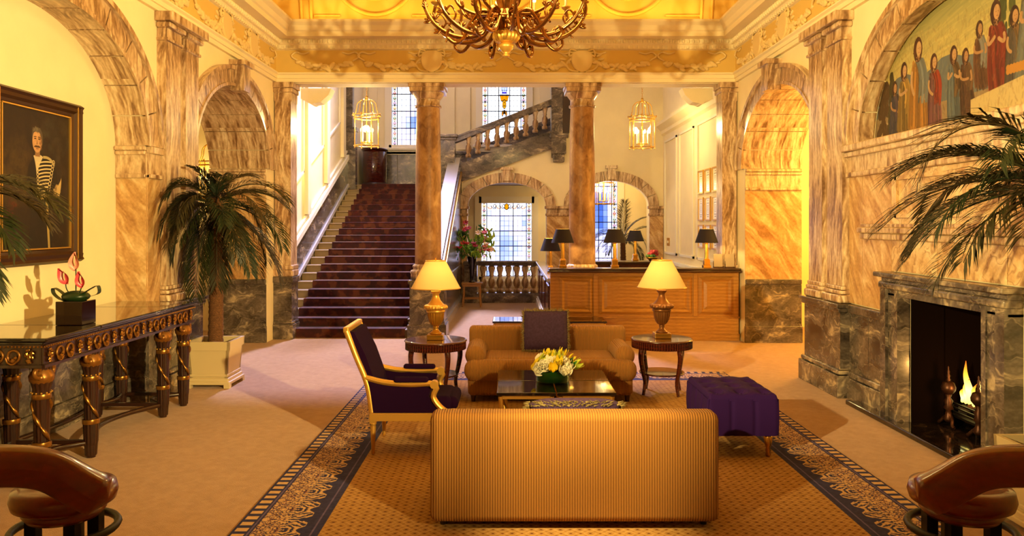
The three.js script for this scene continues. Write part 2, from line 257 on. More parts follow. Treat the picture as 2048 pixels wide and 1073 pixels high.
{
  const sw = [swagGeo(0.95, 3), swagGeo(0.95, 9)], sg = shieldGeo(); let k = 0;
  const mk = (geo, name, parent, pos, rot) => { const m = finish(new THREE.Mesh(geo, M.relief ?? (M.relief = std({ color: 0xe2c88e, roughness: 0.75 })))); m.name = name; m.position.set(...pos); m.rotation.y = rot; parent.add(m); };
  for (const x of [-3.2, -2.05, -0.72, 0.55, 1.95, 3.15]) mk(sw[k++ % 2], 'garland', trimFar, [x, 4.85, -DBEAM + 0.035], 0);
  for (const x of [-1.36, 1.25]) mk(sg, 'cartouche', trimFar, [x, 4.83, -DBEAM + 0.02], 0);
  for (const d of [8.2, 9.3, 10.5, 11.6, 12.8]) { mk(sw[k++ % 2], 'garland', trimL, [XL + 0.035, 4.85, -d], Math.PI / 2); mk(sw[k % 2], 'garland', trimR, [XR - 0.035, 4.85, -d], -Math.PI / 2); }
  for (const d of [8.75, 11.05, 12.2]) { mk(sg, 'cartouche', trimL, [XL + 0.02, 4.83, -d], Math.PI / 2); mk(sg, 'cartouche', trimR, [XR - 0.02, 4.83, -d], -Math.PI / 2); }
}
// coved ceiling with ring mouldings
{
  const ceil = structureGroup('ceiling'), cv = s => { const t = clamp(s / 1.5) * Math.PI / 2; return [1.6 * (1 - Math.cos(t)), 5.47 + 1.44 * Math.sin(t)]; };
  part('cove', [surf((u, v) => { const [p, y] = cv(v * 1.5); return [lerp(XL - 0.02, XR + 0.02, u), y, -DBEAM + p]; }, 4, 16), surf((u, v) => { const [p, y] = cv(v * 1.5); return [XL + p, y, lerp(3, -DBEAM, u)]; }, 4, 16), surf((u, v) => { const [p, y] = cv(v * 1.5); return [XR - p, y, lerp(3, -DBEAM, u)]; }, 4, 16)], M.gilt, ceil);
  part('flat_panel', wb(XL - 0.5, XR + 0.5, 6.9, 7.1, -3.2, 13.97), M.gilt, ceil);
  const on = (x, s) => { const [p, y] = cv(s); return V(x, y, -DBEAM + p + 0.02); };
  for (const cx of [-2.34, -0.1, 2.04]) for (const [R, r] of [[0.95, 0.04], [0.78, 0.03]]) part('ring_moulding', tube(Array.from({ length: 40 }, (_, i) => on(cx + R * Math.cos(i / 40 * TAU), clamp(1.06 + R * Math.sin(i / 40 * TAU), 0, 1.5))), r, 80, 6, true), M.gilt, ceil);
  for (const x of [-3.62, -3.45, 3.32, 3.5]) part('rib_moulding', tube([on(x, 0.05), on(x, 0.5), on(x, 1.4)], 0.03, 12, 6), M.gilt, ceil);
  for (const [a, b] of [[-3.4, -2.95], [-1.7, -0.75], [0.6, 1.4], [2.7, 3.3]]) part('panel_moulding', tube([on(a, 0.1), on((a + b) / 2, 0.1), on(b, 0.1)], 0.025, 6, 6), M.gilt, ceil);
}

// ---------- marble: archivolts, soffit blocks, jambs, dados ----------
const ringPoly = (q, a0, b0, a1, b1, t0, t1, n = 5) => [...arcPts(q.c, q.s, a0, b0, t0, t1, n), ...arcPts(q.c, q.s, a1, b1, t1, t0, n)];
const xPrism = (poly, x0, x1) => prism(poly, (d, y, t) => [t, y, -d], x0, x1);
function arch(s, q, depth, label, key) {
  const g = structureGroup('arch_surround', label), N = 11, gap = 0.006;
  for (let i = 0; i < N; i++) {
    const t0 = Math.PI * (i / N) + gap, t1 = Math.PI * ((i + 1) / N) - gap;
    part('voussoir', xPrism(ringPoly(q, q.a - 0.03, q.b - 0.03, q.oa - 0.06, q.ob - 0.06, t0, t1), face(s, 0), face(s, 0.06)), M.siena, g);
    part('soffit_block', xPrism(ringPoly(q, q.a - 0.028, q.b - 0.028, q.a - 0.001, q.b - 0.001, t0, t1), face(s, -0.001), face(s, -depth)), M.siena, g);
  }
  part('outer_moulding', [xPrism(ringPoly(q, q.oa - 0.06, q.ob - 0.06, q.oa, q.ob, Math.PI, 0, 48), face(s, 0), face(s, 0.1)), xPrism(ringPoly(q, q.a - 0.035, q.b - 0.035, q.a + 0.01, q.b + 0.01, Math.PI, 0, 48), face(s, 0.06), face(s, 0.075))], M.siena, g);
  if (key) {
    const w = 0.17, top = q.s + q.ob + 0.08, bot = q.s + q.b - 0.1;
    part('keystone', [prism([[q.c - w * 0.75, bot], [q.c + w * 0.75, bot], [q.c + w, top], [q.c - w, top]], (d, y, t) => [t, y, -d], face(s, 0), face(s, 0.2)), pb(s, 0, 0.24, top - 0.07, top, q.c - w - 0.03, q.c + w + 0.03)], M.siena, g);
  }
  return g;
}
arch(-1, SMALL, 0.95, 'veined marble arch with a keystone behind the potted palm', true);
arch(1, SMALLR, 0.95, 'veined marble arch with a keystone beside the reception desk', true);
arch(-1, BIG, 0.31, 'wide marble arch framing the portrait niche', false);
arch(1, BIGR, 0.1, 'wide marble arch framing the mural over the fireplace', false);
// jamb facing: from x0 to x1 across, front at depth d
function jamb(x0, x1, d, spring, name = 'jamb_facing') {
  const g = structureGroup(name), o = Math.sign(x1 - x0) * 0;
  part('dado_panel', [wb(x0, x1, 0.3, 0.98, d - 0.02, d)], M.grey, g);
  part('plinth', [wrb(x0 - 0.01, x1 + 0.01, 0, 0.28, d - 0.05, d, 0.01), wb(x0, x1, 0.28, 0.31, d - 0.035, d)], M.grey, g);
  part('dado_rail', wrb(x0, x1, 0.98, 1.07, d - 0.05, d, 0.02), M.grey, g);
  part('wall_panel', wb(x0, x1, 1.07, spring - 0.36, d - 0.02, d), M.sienaFlow, g);
  part('impost', [wb(x0, x1, spring - 0.36, spring - 0.08, d - 0.03, d), wrb(x0, x1, spring - 0.36, spring - 0.31, d - 0.05, d, 0.015), wrb(x0, x1, spring - 0.1, spring - 0.05, d - 0.06, d, 0.015), wrb(x0, x1, spring - 0.05, spring, d - 0.08, d, 0.015)], M.siena, g);
  return g;
}
jamb(XL - 0.95, XL - 0.002, SMALL.c + SMALL.a, SMALL.s);
jamb(XR + 0.002, XR + 0.95, SMALLR.c + SMALLR.a, SMALLR.s);
jamb(XL - 0.308, XL + 0.03, BIG.c + BIG.a, BIG.s);
// face strips beside the big left niche, and niche dado behind the console
{
  const g = structureGroup('niche_facing'), d0 = BIG.c + BIG.a + 0.001, d1 = BIG.c + BIG.oa;
  part('jamb_strip', [pb(-1, 0, 0.04, 1.07, BIG.s - 0.36, d0, d1)], M.sienaFlow, g);
  part('impost', [pb(-1, 0, 0.05, BIG.s - 0.36, BIG.s - 0.08, d0, d1), prb(-1, 0, 0.08, BIG.s - 0.36, BIG.s - 0.31, d0, d1), prb(-1, 0, 0.09, BIG.s - 0.08, BIG.s, d0, d1)], M.siena, g);
  part('dado_strip', pb(-1, 0, 0.05, 0, 1.07, d0, d1), M.grey, g);
  for (let i = 0; i < 4; i++) part('dado_panel', wb(-4.411, -4.38, 0.26, 0.95, 5.46 + i * 0.81, 5.46 + (i + 1) * 0.81 - 0.02), M.grey, g);
  part('skirting', wb(-4.411, -4.36, 0, 0.25, 5.44, 8.67), M.grey, g); part('dado_rail', wrb(-4.411, -4.35, 0.95, 1.05, 5.44, 8.67, 0.015), M.grey, g);
}
// paired-pilaster piers
function pier(s, d0, d1, label) {
  const g = structureGroup('pilaster_pier', label), w = d1 - d0;
  part('pedestal', [pb(s, 0, 0.15, 0.3, 0.98, d0 - 0.04, d1 + 0.04)], M.grey, g);
  part('plinth', [prb(s, 0, 0.21, 0, 0.26, d0 - 0.1, d1 + 0.1), prb(s, 0, 0.19, 0.26, 0.32, d0 - 0.08, d1 + 0.08, 0.025)], M.grey, g);
  part('pedestal_cap', [prb(s, 0, 0.18, 0.98, 1.03, d0 - 0.07, d1 + 0.07), prb(s, 0, 0.21, 1.03, 1.08, d0 - 0.1, d1 + 0.1)], M.grey, g);
  part('backing', pb(s, 0, 0.06, 1.08, 4.15, d0, d1), M.siena, g);
  const pw = w * 0.42;
  for (const a of [d0, d1 - pw]) {
    part('shaft', pb(s, 0, 0.11, 1.28, 4.13, a + 0.001, a + pw - 0.001), M.siena, g);
    part('shaft_base', [prb(s, 0, 0.17, 1.08, 1.18, a - 0.03, a + pw + 0.03, 0.03), prb(s, 0, 0.15, 1.18, 1.23, a - 0.015, a + pw + 0.015, 0.02), prb(s, 0, 0.13, 1.23, 1.28, a - 0.01, a + pw + 0.01, 0.015)], M.siena, g);
    part('capital', [prb(s, 0, 0.14, 4.13, 4.17, a - 0.02, a + pw + 0.02), pb(s, 0, 0.12, 4.17, 4.28, a, a + pw), prb(s, 0, 0.17, 4.28, 4.35, a - 0.04, a + pw + 0.04, 0.025), prb(s, 0, 0.22, 4.35, 4.46, a - 0.07, a + pw + 0.07)], M.siena, g);
  }
  return g;
}
pier(-1, 8.995, 9.93, 'marble double pilaster beside the portrait niche');
pier(1, 8.96, 9.96, 'marble double pilaster beside the fireplace wall');
// square pilasters that carry the ends of the beam
function endPilaster(x0, x1, label) {
  const g = structureGroup('end_pilaster', label), d0 = 13.42, d1 = 13.82, m = 0.03;
  part('pedestal', wb(x0, x1, 0.3, 0.98, d0, d1), M.grey, g);
  part('plinth', [wrb(x0 - m, x1 + m, 0, 0.26, d0 - m, d1, 0.01), wrb(x0 - 0.02, x1 + 0.02, 0.26, 0.31, d0 - 0.02, d1, 0.02)], M.grey, g);
  part('pedestal_cap', wrb(x0 - m, x1 + m, 0.98, 1.08, d0 - m, d1, 0.015), M.grey, g);
  part('shaft_base', [wrb(x0 - 0.02, x1 + 0.02, 1.08, 1.2, d0 - 0.02, d1, 0.03), wrb(x0 - 0.01, x1 + 0.01, 1.2, 1.28, d0 - 0.01, d1, 0.02)], M.siena, g);
  part('shaft', wb(x0 + 0.02, x1 - 0.02, 1.28, 4.13, d0 + 0.02, d1), M.siena, g);
  part('capital', [wb(x0 + 0.01, x1 - 0.01, 4.13, 4.28, d0 + 0.01, d1), wrb(x0 - 0.02, x1 + 0.02, 4.28, 4.36, d0 - 0.02, d1, 0.02), wrb(x0 - 0.04, x1 + 0.04, 4.36, 4.455, d0 - 0.04, d1, 0.01)], M.siena, g);
}
endPilaster(XL + 0.001, -3.78, 'brown marble end pilaster at the foot of the staircase');
endPilaster(3.66, XR - 0.001, 'brown marble end pilaster behind the reception desk');
// round columns
function roundColumn(x, d, label) {
  const c = thing('column', label, 'column', [x, 0, d]); c.userData.kind = 'structure';
  part('pedestal', [bx(0.6, 0.72, 0.5, 0, 0.6, 0)], M.grey, c);
  part('plinth', [rb(0.68, 0.24, 0.56, 0.01, 0, 0.12, 0), bx(0.63, 0.05, 0.53, 0, 0.26, 0), rb(0.66, 0.07, 0.55, 0.015, 0, 0.985, 0)], M.grey, c);
  part('column_base', lathe([[0, 1.02], [0.31, 1.02], [0.31, 1.1], [0.305, 1.11], [0.325, 1.14], [0.305, 1.18], [0.27, 1.19], [0.265, 1.22], [0.28, 1.24], [0.27, 1.27], [0.235, 1.29]], 40), M.siena, c, { round: 0.3 });
  part('shaft', lathe([[0.235, 1.29], [0.23, 2], [0.225, 3], [0.205, 4.05]], 40), M.sienaShaft, c, { round: 0.22 });
  part('capital', [lathe([[0.205, 4.05], [0.235, 4.06], [0.235, 4.09], [0.21, 4.1], [0.21, 4.19], [0.22, 4.2], [0.27, 4.27], [0.28, 4.31]], 40), bx(0.6, 0.07, 0.6, 0, 4.345, 0), rb(0.64, 0.075, 0.62, 0.015, 0, 4.4175, 0)], M.siena, c);
  return c;
}
M.sienaShaft = phy({ map: marble(8, [1.42, 2.4], [[0, [112, 72, 40]], [0.35, [150, 106, 62]], [0.65, [170, 126, 80]], [1, [204, 166, 120]]], { su: 1, sv: 1, warp: 0.4, vein: 0.2, veinColor: [206, 170, 124], p0: 4, dash: 0.4, du: 1, dv: 1 }), roughness: 0.5, clearcoat: 0.08, clearcoatRoughness: 0.3 });
M.polished = phy({ color: 0xb9b4b4, roughness: 0.18, clearcoat: 0.6, clearcoatRoughness: 0.05 });
roundColumn(-1.45, 13.75, 'round brown marble column beside the red carpeted stairs');
roundColumn(1.28, 13.75, 'round brown marble column rising behind the reception desk');

// ---------- rear stair hall ----------
const R1 = 0.144, G1 = 0.334, D1 = 13.59, NSTEP = 21, stepD = k => D1 + (k - 1) * G1;
structure('wall_left_stair', wb(-4.6, -4.25, 0, 11.1, 13.97, 22.5), M.plaster);
structure('wall_right_rear', wb(XR, XR + 0.3, 0, 11.1, 13.97, 22.5), M.plaster);
structure('wall_rear_upper', [wb(-4.6, 4.3, 5.6, 11.1, 13.7, 13.97)], M.plaster);
structure('ceiling_stair_hall', [wb(-4.6, -3.9, 10.9, 11.1, 13.7, 22.75), wb(-0.5, 4.3, 10.9, 11.1, 13.7, 22.75), wb(-3.9, -0.5, 10.9, 11.1, 13.7, 19.5), wb(-3.9, -0.5, 10.9, 11.1, 21.6, 22.75)], M.plaster);
{
  const sky = structureGroup('window_skylight'), pane = phy({ color: 0xe8ecff, emissive: 0xd8e0ff, emissiveIntensity: 1.2, roughness: 0.4 });
  for (let i = 0; i < 3; i++) for (let j = 0; j < 2; j++) part('pane', wb(-3.88 + i * 1.13, -3.88 + i * 1.13 + 1.1, 11.02, 11.04, 19.52 + j * 1.05, 19.52 + j * 1.05 + 1.01), pane, sky);
  part('glazing_bars', [0, 1, 2, 3].map(i => wb(-3.9 + i * 1.13 - 0.015, -3.9 + i * 1.13 + 0.015, 10.96, 11.04, 19.5, 21.6)).concat([0, 1, 2].map(j => wb(-3.9, -0.5, 10.96, 11.04, 19.485 + j * 1.05, 19.515 + j * 1.05))), M.iron, sky);
}
// window wall far behind
const WIN = [[-0.9, 0.7, 0.4, 2.67], [1.6, 3.19, 0.4, 3.35], [-3.51, -2.3, 4.22, 6.7], [-0.87, 0.54, 4.3, 6.8]];
{
  const sh = shapeOf([[-4.6, 0], [4.3, 0], [4.3, 11.1], [-4.6, 11.1]]);
  for (const [a, b, c, d] of WIN) sh.holes.push(new THREE.Path([[a, c], [b, c], [b, d], [a, d]].map(p => new THREE.Vector2(...p))));
  structure('wall_far', crossWall(sh, 22.5, 0.25), M.plaster);
  const g = structureGroup('trim_far_pilasters'); for (const [a, b] of [[-1.95, -1.6], [-1.5, -1.15], [0.85, 1.2], [-4.1, -3.85]]) part('pilaster_strip', wb(a, b, 4.15, 10.9, 22.43, 22.5), M.plaster, g);
}
// leaded windows
const glassCols = Array.from({ length: 24 }, (_, i) => phy({ color: new THREE.Color(...ramp([[0, [1, 1, 1]], [0.25, [0.9, 0.9, 1]], [0.42, [0.84, 0.78, 0.9]], [0.6, [0.62, 0.64, 0.86]], [0.8, [0.36, 0.44, 0.72]], [1, [0.16, 0.26, 0.54]]], i / 23)), roughness: 0.25, transmission: 0.96, thickness: 0, ior: 1.2 }));
function canvasTex(w, h, draw, srgb = true) { const c = document.createElement('canvas'); c.width = w; c.height = h; const x = c.getContext('2d'); draw(x, w, h); const t = new THREE.CanvasTexture(c); t.colorSpace = srgb ? THREE.SRGBColorSpace : THREE.NoColorSpace; return t; }
T.scroll = canvasTex(128, 512, (x, w, h) => {
  x.fillStyle = '#f2f4ff'; x.fillRect(0, 0, w, h); x.lineWidth = 9;
  for (let i = 0; i < 8; i++) { const y = 32 + i * 64, k = i % 2 ? 1 : -1; x.strokeStyle = ['#8a6a18', '#4a3a20', '#b08a28'][i % 3]; x.beginPath(); x.arc(64 + k * 14, y, 22, 0, 5); x.stroke(); x.beginPath(); x.moveTo(64 - k * 30, y + 34); x.quadraticCurveTo(64 + k * 30, y + 20, 64, y - 30); x.stroke(); x.fillStyle = ['#d8a830', '#a8402c', '#5a7a34', '#c07a9a'][i % 4]; x.beginPath(); x.arc(64 + k * 14, y, 11, 0, 7); x.fill(); x.beginPath(); x.ellipse(64 - k * 28, y + 10, 16, 8, k, 0, 7); x.fill(); }
  x.lineWidth = 4; x.strokeStyle = '#1a1a28'; x.strokeRect(2, 2, w - 4, h - 4);
});
T.topScroll = canvasTex(512, 96, (x, w, h) => {
  x.fillStyle = '#f6f6ff'; x.fillRect(0, 0, w, h); x.lineWidth = 8; x.strokeStyle = '#8a6a20';
  for (const k of [-1, 1]) for (let i = 0; i < 4; i++) { x.strokeStyle = i % 2 ? '#c8982c' : '#4a3a20'; x.beginPath(); x.arc(256 + k * (36 + i * 58), 36 + (i % 2) * 16, 20, 0, 5); x.stroke(); x.beginPath(); x.moveTo(256 + k * (16 + i * 58), 60); x.quadraticCurveTo(256 + k * (50 + i * 58), 90, 256 + k * (86 + i * 58), 30); x.stroke(); }
  x.fillStyle = '#d8a830'; x.beginPath(); x.ellipse(256, 44, 26, 38, 0, 0, 7); x.fill(); x.strokeStyle = '#3a2a14'; x.stroke();
});
T.crest = canvasTex(256, 512, (x, w, h) => {
  x.fillStyle = '#f4f6ff'; x.fillRect(0, 0, w, h); x.lineWidth = 7; x.strokeStyle = '#2a2030';
  x.fillStyle = '#c8d0f4'; x.beginPath(); x.moveTo(50, 10); x.lineTo(206, 10); x.lineTo(212, 150); x.quadraticCurveTo(200, 220, 128, 236); x.quadraticCurveTo(56, 220, 44, 150); x.closePath(); x.fill(); x.stroke();
  for (const k of [-1, 1]) { x.beginPath(); x.arc(128 + k * 36, 70, 26, 0, 7); x.stroke(); x.beginPath(); x.arc(128 + k * 36, 150, 24, 0, 7); x.stroke(); }
  x.beginPath(); x.moveTo(128, 20); x.lineTo(128, 220); x.stroke(); x.fillStyle = '#6a5ac0'; x.fillRect(70, 222, 116, 16);
  x.fillStyle = '#e0a92c'; x.beginPath(); x.moveTo(20, 250); x.lineTo(236, 250); x.lineTo(200, 310); x.lineTo(56, 310); x.closePath(); x.fill(); x.stroke(); x.fillStyle = '#d8b040'; x.beginPath(); x.arc(128, 340, 44, 0, 7); x.fill(); x.stroke(); x.beginPath(); x.arc(128, 340, 20, 0, 7); x.stroke(); x.fillStyle = '#5a3a18'; x.fillRect(108, 396, 40, 40); x.fillStyle = '#d8a830'; x.beginPath(); x.ellipse(88, 430, 20, 26, 0.4, 0, 7); x.ellipse(168, 430, 20, 26, -0.4, 0, 7); x.fill(); x.stroke();
});
const words = (a) => canvasTex(256, 64, (x, w, h) => { x.fillStyle = '#f6f8ff'; x.fillRect(0, 0, w, h); x.fillStyle = '#b08a10'; x.font = 'bold 50px serif'; x.textAlign = 'center'; x.fillText(a, w / 2, 48); });
const gmat = (map) => phy({ map, roughness: 0.25, transmission: 0.96, thickness: 0, ior: 1.2 });
M.scrollGlass = gmat(T.scroll); M.topGlass = gmat(T.topScroll); M.crestGlass = gmat(T.crest);
const paneAt = (x0, x1, y0, y1, d) => { const g = new THREE.BoxGeometry(x1 - x0, y1 - y0, 0.008); return g.translate((x0 + x1) / 2, (y0 + y1) / 2, -d); };
const nTint = fbm(4, 3, 91);
function leadedWindow(n, [x0, x1, y0, y1], nx, ny, { crest, bright = 0, off = 0, top = true } = {}) {
  const w = structureGroup('window_' + n), d = 22.62, fr = 0.07;
  part('window_frame', [wb(x0 - 0.12, x0 + fr, y0 - 0.02, y1 + 0.12, 22.46, 22.7), wb(x1 - fr, x1 + 0.12, y0 - 0.02, y1 + 0.12, 22.46, 22.7), wb(x0, x1, y1 - fr, y1 + 0.12, 22.46, 22.7), wb(x0, x1, y0 - 0.02, y0 + fr, 22.46, 22.7)], M.white, w);
  part('window_sill', [wrb(x0 - 0.2, x1 + 0.2, y0 - 0.1, y0 - 0.02, 22.3, 22.6, 0.02), wb(x0 - 0.14, x1 + 0.14, y0 - 0.22, y0 - 0.1, 22.38, 22.6)], M.white, w);
  const a = x0 + fr, b = x1 - fr, c = y0 + fr, e = y1 - fr, bw = 0.15, th = top ? 0.22 : 0.01, ix0 = a + bw, ix1 = b - bw, iy1 = e - th, pw = (ix1 - ix0) / nx, ph = (iy1 - c) / ny;
  for (let i = 0; i < nx; i++) for (let j = 0; j < ny; j++) {
    if (crest && Math.abs(i - (nx - 1) / 2) < 1.6 && j > 3) continue;
    const t = (nTint(i / 26 + off, j / 26 + off * 2) - 0.5) * 2.0 + 0.4 + (nTint(i / 3 + off, j / 3) - 0.5) * 0.12 - bright, k = Math.round(clamp(t) * 23);
    part('pane', paneAt(ix0 + i * pw + 0.004, ix0 + (i + 1) * pw - 0.004, c + j * ph + 0.004, c + (j + 1) * ph - 0.004, d), glassCols[k], w);
  }
  for (const [u, v] of [[a, ix0], [ix1, b]]) for (let j = 0; j < 2; j++) part('border_pane', paneAt(u, v, c + (e - c) * j / 2, c + (e - c) * (j + 1) / 2, d), M.scrollGlass, w, { keepUV: true });
  if (top) part('top_pane', paneAt(ix0, ix1, iy1, e, d), M.topGlass, w, { keepUV: true });
  if (crest) {
    const m = (ix0 + ix1) / 2, ym = c + 4 * ph; part('crest_pane', paneAt(m - 1.5 * pw, m + 1.5 * pw, ym, iy1, d), M.crestGlass, w, { keepUV: true, label: 'pane painted with a crest' });
    const yw = iy1 - 0.55; part('lettered_pane', paneAt(ix0 + 0.03, m - 1.5 * pw - 0.03, yw, yw + 0.1, d - 0.012), gmat(words('Janne')), w, { keepUV: true }); part('lettered_pane', paneAt(m + 1.5 * pw + 0.03, ix1 - 0.03, yw, yw + 0.1, d - 0.012), gmat(words('novel')), w, { keepUV: true });
  }
  const bars = []; for (let i = 0; i <= nx; i++) { const h = i % 3 === 0 ? 0.012 : 0.004; bars.push(wb(ix0 + i * pw - h, ix0 + i * pw + h, c, e, d - 0.012, d + 0.012)); } for (let j = 0; j <= ny; j++) { const h = j % 3 === 0 ? 0.012 : 0.004; bars.push(wb(j % 3 === 0 ? a : ix0, j % 3 === 0 ? b : ix1, c + j * ph - h, c + j * ph + h, d - 0.012, d + 0.012)); }
  part('lead_bars', bars, M.iron, w);
}
leadedWindow(1, WIN[0], 9, 13, { off: 0.13 }); leadedWindow(2, WIN[1], 9, 16, { off: 0.52, top: false }); leadedWindow(3, WIN[2], 6, 14, { off: 0.81, top: false, bright: -0.06 }); leadedWindow(4, WIN[3], 9, 14, { off: 0.33, crest: true, bright: 0.5 });

// arch wall below the second flight
const A1 = { c: -0.08, a: 1.02, s: 2.46, b: 0.62 }, A2 = { c: 2.61, a: 0.98, s: 2.46, b: 0.66 };
structure('wall_rear', crossWall(archOutline(-1.25, XR, 8, [A1, A2], [[XR, 10.9], [1.36, 10.9], [1.36, 4.3], [1.04, 3.95], [-1.25, 3.12]]), 20, 0.35), M.plaster);
structure('ceiling_bay', [wb(1.36, XR, 3.98, 4.1, 20.35, 22.5), prism([[-1.25, 3.0], [1.4, 3.75], [1.4, 3.9], [-1.25, 3.15]], (x, y, t) => [x, y, -t], 20.35, 22.5)], M.plaster);
{
  const g = structureGroup('arch_surround', 'two brown marble arches in front of the rear windows');
  for (const q of [A1, A2]) {
    for (let i = 0; i < 9; i++) part('voussoir', prism(ringPoly(q, q.a - 0.02, q.b - 0.02, q.a + 0.24, q.b + 0.24, Math.PI * i / 9 + 0.006, Math.PI * (i + 1) / 9 - 0.006), (x, y, t) => [x, y, -t], 19.93, 20), M.siena, g);
    part('keystone', [wb(q.c - 0.1, q.c + 0.1, q.s + q.b + 0.02, q.s + q.b + 0.34, 19.85, 20), wb(q.c - 0.15, q.c + 0.15, q.s + q.b + 0.3, q.s + q.b + 0.38, 19.82, 20)], M.siena, g);
  }
  for (const [x0, x1] of [[-1.25, -1.1], [0.94, 1.63], [3.59, XR - 0.01]]) { part('pier_panel', wb(x0, x1, 0, 2.2, 19.94, 20), M.sienaFlow, g); part('impost', [wrb(x0 - 0.03, x1 + 0.03, 2.2, 2.27, 19.9, 20.02, 0.02), wb(x0, x1, 2.27, 2.38, 19.94, 20), wrb(x0 - 0.05, x1 + 0.05, 2.38, 2.46, 19.88, 20.02, 0.02)], M.siena, g); }
}
// ---------- main staircase ----------
{
  const s = thing('staircase', 'broad stone staircase rising to the landing window', 'staircase'); s.userData.kind = 'structure';
  for (let k = 1; k <= NSTEP; k++) part('step', [wb(-4.19, -1.56, R1 * (k - 1), R1 * k - 0.03, stepD(k) + 0.02, 20.35), wrb(-4.19, -1.56, R1 * k - 0.03, R1 * k, stepD(k) - 0.005, 20.35, 0.012)], M.stone, s);
  const sl = R1 / G1, hAt = d => (d - D1) * sl + R1;
  part('parapet', sideWall(shapeOf([[14.02, 0], [20.3, 0], [20.3, hAt(20.3) + 0.62], [14.02, hAt(14.02) + 0.62]]), -1.54, 0.28), M.grey, s);
  part('parapet_coping', sideWall(shapeOf([[14.02, hAt(14.02) + 0.62], [20.3, hAt(20.3) + 0.62], [20.3, hAt(20.3) + 0.7], [14.02, hAt(14.02) + 0.7]]), -1.6, 0.3), M.polished, s);
  part('string_moulding', [sideWall(shapeOf([[14.02, hAt(14.02) + 0.42], [20.3, hAt(20.3) + 0.42], [20.3, hAt(20.3) + 0.48], [14.02, hAt(14.02) + 0.48]]), -1.26, 0.03)], M.goldleaf, s);
  part('wall_skirting', [wb(-1.26, -1.2, 0, 0.16, 14.02, 20), wb(-1.26, -1.22, 0.16, 0.2, 14.02, 20), wb(-1.26, -1.235, 0.9, 0.96, 14.02, 20)], M.polished, s);
  part('wall_dado', sideWall(shapeOf([[13.97, 0], [20.3, 2.9], [20.3, hAt(20.3) + 0.74], [13.97, hAt(13.97) + 0.74]]), -4.25, 0.05), M.grey, s);
  part('dado_rail', [sideWall(shapeOf([[13.97, hAt(13.97) + 0.74], [20.3, hAt(20.3) + 0.74], [20.3, hAt(20.3) + 0.86], [13.97, hAt(13.97) + 0.86]]), -4.25, 0.09), sideWall(shapeOf([[13.97, hAt(13.97) + 0.92], [20.3, hAt(20.3) + 0.92], [20.3, hAt(20.3) + 0.97], [13.97, hAt(13.97) + 0.97]]), -4.25, 0.05)], M.white, s);
  part('stair_string', sideWall(shapeOf([[13.97, hAt(13.97) + 0.02], [20.3, hAt(20.3) + 0.02], [20.3, hAt(20.3) + 0.11], [13.97, hAt(13.97) + 0.11]]), -4.2, 0.035), M.polished, s);
  part('landing', wb(-4.24, -1.26, 2.8, R1 * NSTEP - 0.001, 20.352, 22.49), M.stone, s);
  const c = thing('stair_carpet', 'dark red patterned carpet runner on the staircase', 'stair carpet');
  for (let k = 1; k <= NSTEP; k++) part('carpet_tread', [wrb(-3.88, -1.84, R1 * k, R1 * k + 0.02, stepD(k) - 0.03, stepD(k) + G1 - 0.01 + (k === NSTEP ? 1.6 : 0), 0.009), wb(-3.88, -1.84, R1 * (k - 1) + (k > 1 ? 0.021 : 0), R1 * k + 0.004, stepD(k) - 0.022, stepD(k) - 0.006)], M.stairCarpet, c);
}
// panelled plaster on the left stair wall and the right hall wall
function wallPanels(name, s, list, xw) {
  const g = structureGroup(name), t = 0.05, e = (p) => xw - s * p;
  for (const [d0, d1, y0a, y0b, y1] of list) {   // sloped foot: y0a at d0, y0b at d1
    part('panel_frame', [prism([[d0, y0a], [d1, y0b], [d1, y0b + t], [d0, y0a + t]], (d, y, q) => [q, y, -d], e(0), e(0.035)), wb(e(0), e(0.035), y0a, y1, d0, d0 + t), wb(e(0), e(0.035), y0b, y1, d1 - t, d1), wb(e(0), e(0.035), y1 - t, y1, d0, d1)], M.white, g);
  }
  return g;
}
wallPanels('trim_stair_panels', -1, [[14.3, 15.9, 2.35, 3.05, 5.6], [16.4, 17.6, 3.25, 3.75, 5.9], [18.1, 19.3, 4, 4.5, 6.2]], -4.25);
{
  const g = structureGroup('trim_stair_pilasters'); for (const d of [16.02, 17.72, 19.45]) part('pilaster_strip', wb(-4.25, -4.17, (d - D1) * R1 / G1 + 1.15, 10.9, d, d + 0.26), M.plaster, g);
  part('newel_pilaster', [wb(-4.25, -4.0, 2.9, 4.4, 20.05, 20.3), wb(-4.25, -3.96, 4.4, 4.5, 20.02, 20.33), wb(-4.25, -4.08, 4.5, 10.9, 20.1, 20.28)], M.grey, g);
}
wallPanels('trim_hall_panels', 1, [[14.25, 16.25, 1.25, 1.25, 4.1], [16.6, 18, 1.25, 1.25, 4.1], [18.3, 19.7, 1.25, 1.25, 4.1]], XR);
{
  const g = structureGroup('trim_hall_dado'); part('skirting', wb(XR - 0.05, XR, 0, 0.25, 13.97, 20), M.white, g); part('dado_rail', [wrb(XR - 0.07, XR, 1.0, 1.1, 13.97, 19.9, 0.02)], M.white, g);
  part('cornice', [prism([[0, 4.25], [0.06, 4.3], [0.06, 4.38], [0.18, 4.5], [0.18, 4.58], [0, 4.6]], (p, y, t) => [XR - p, y, -t], 13.97, 19.99)], M.plaster, g);
}
// scrolled corbels under the ends of the beam
for (const [s, x] of [[-1, -3.78], [1, 3.66]]) {
  const g = structureGroup('corbel'); part('scroll', [prism([[0, 4.45], [0.55, 4.45], [0.5, 4.33], [0.36, 4.2], [0.2, 4.17], [0.08, 4.22], [0, 4.26]], (p, y, t) => [x - s * p, y, -t], 13.99, 14.3), cyl(0.06, 0.06, 0.34, 14).rotateX(Math.PI / 2).translate(x - s * 0.2, 4.22, -14.145)], M.plaster, g);
}
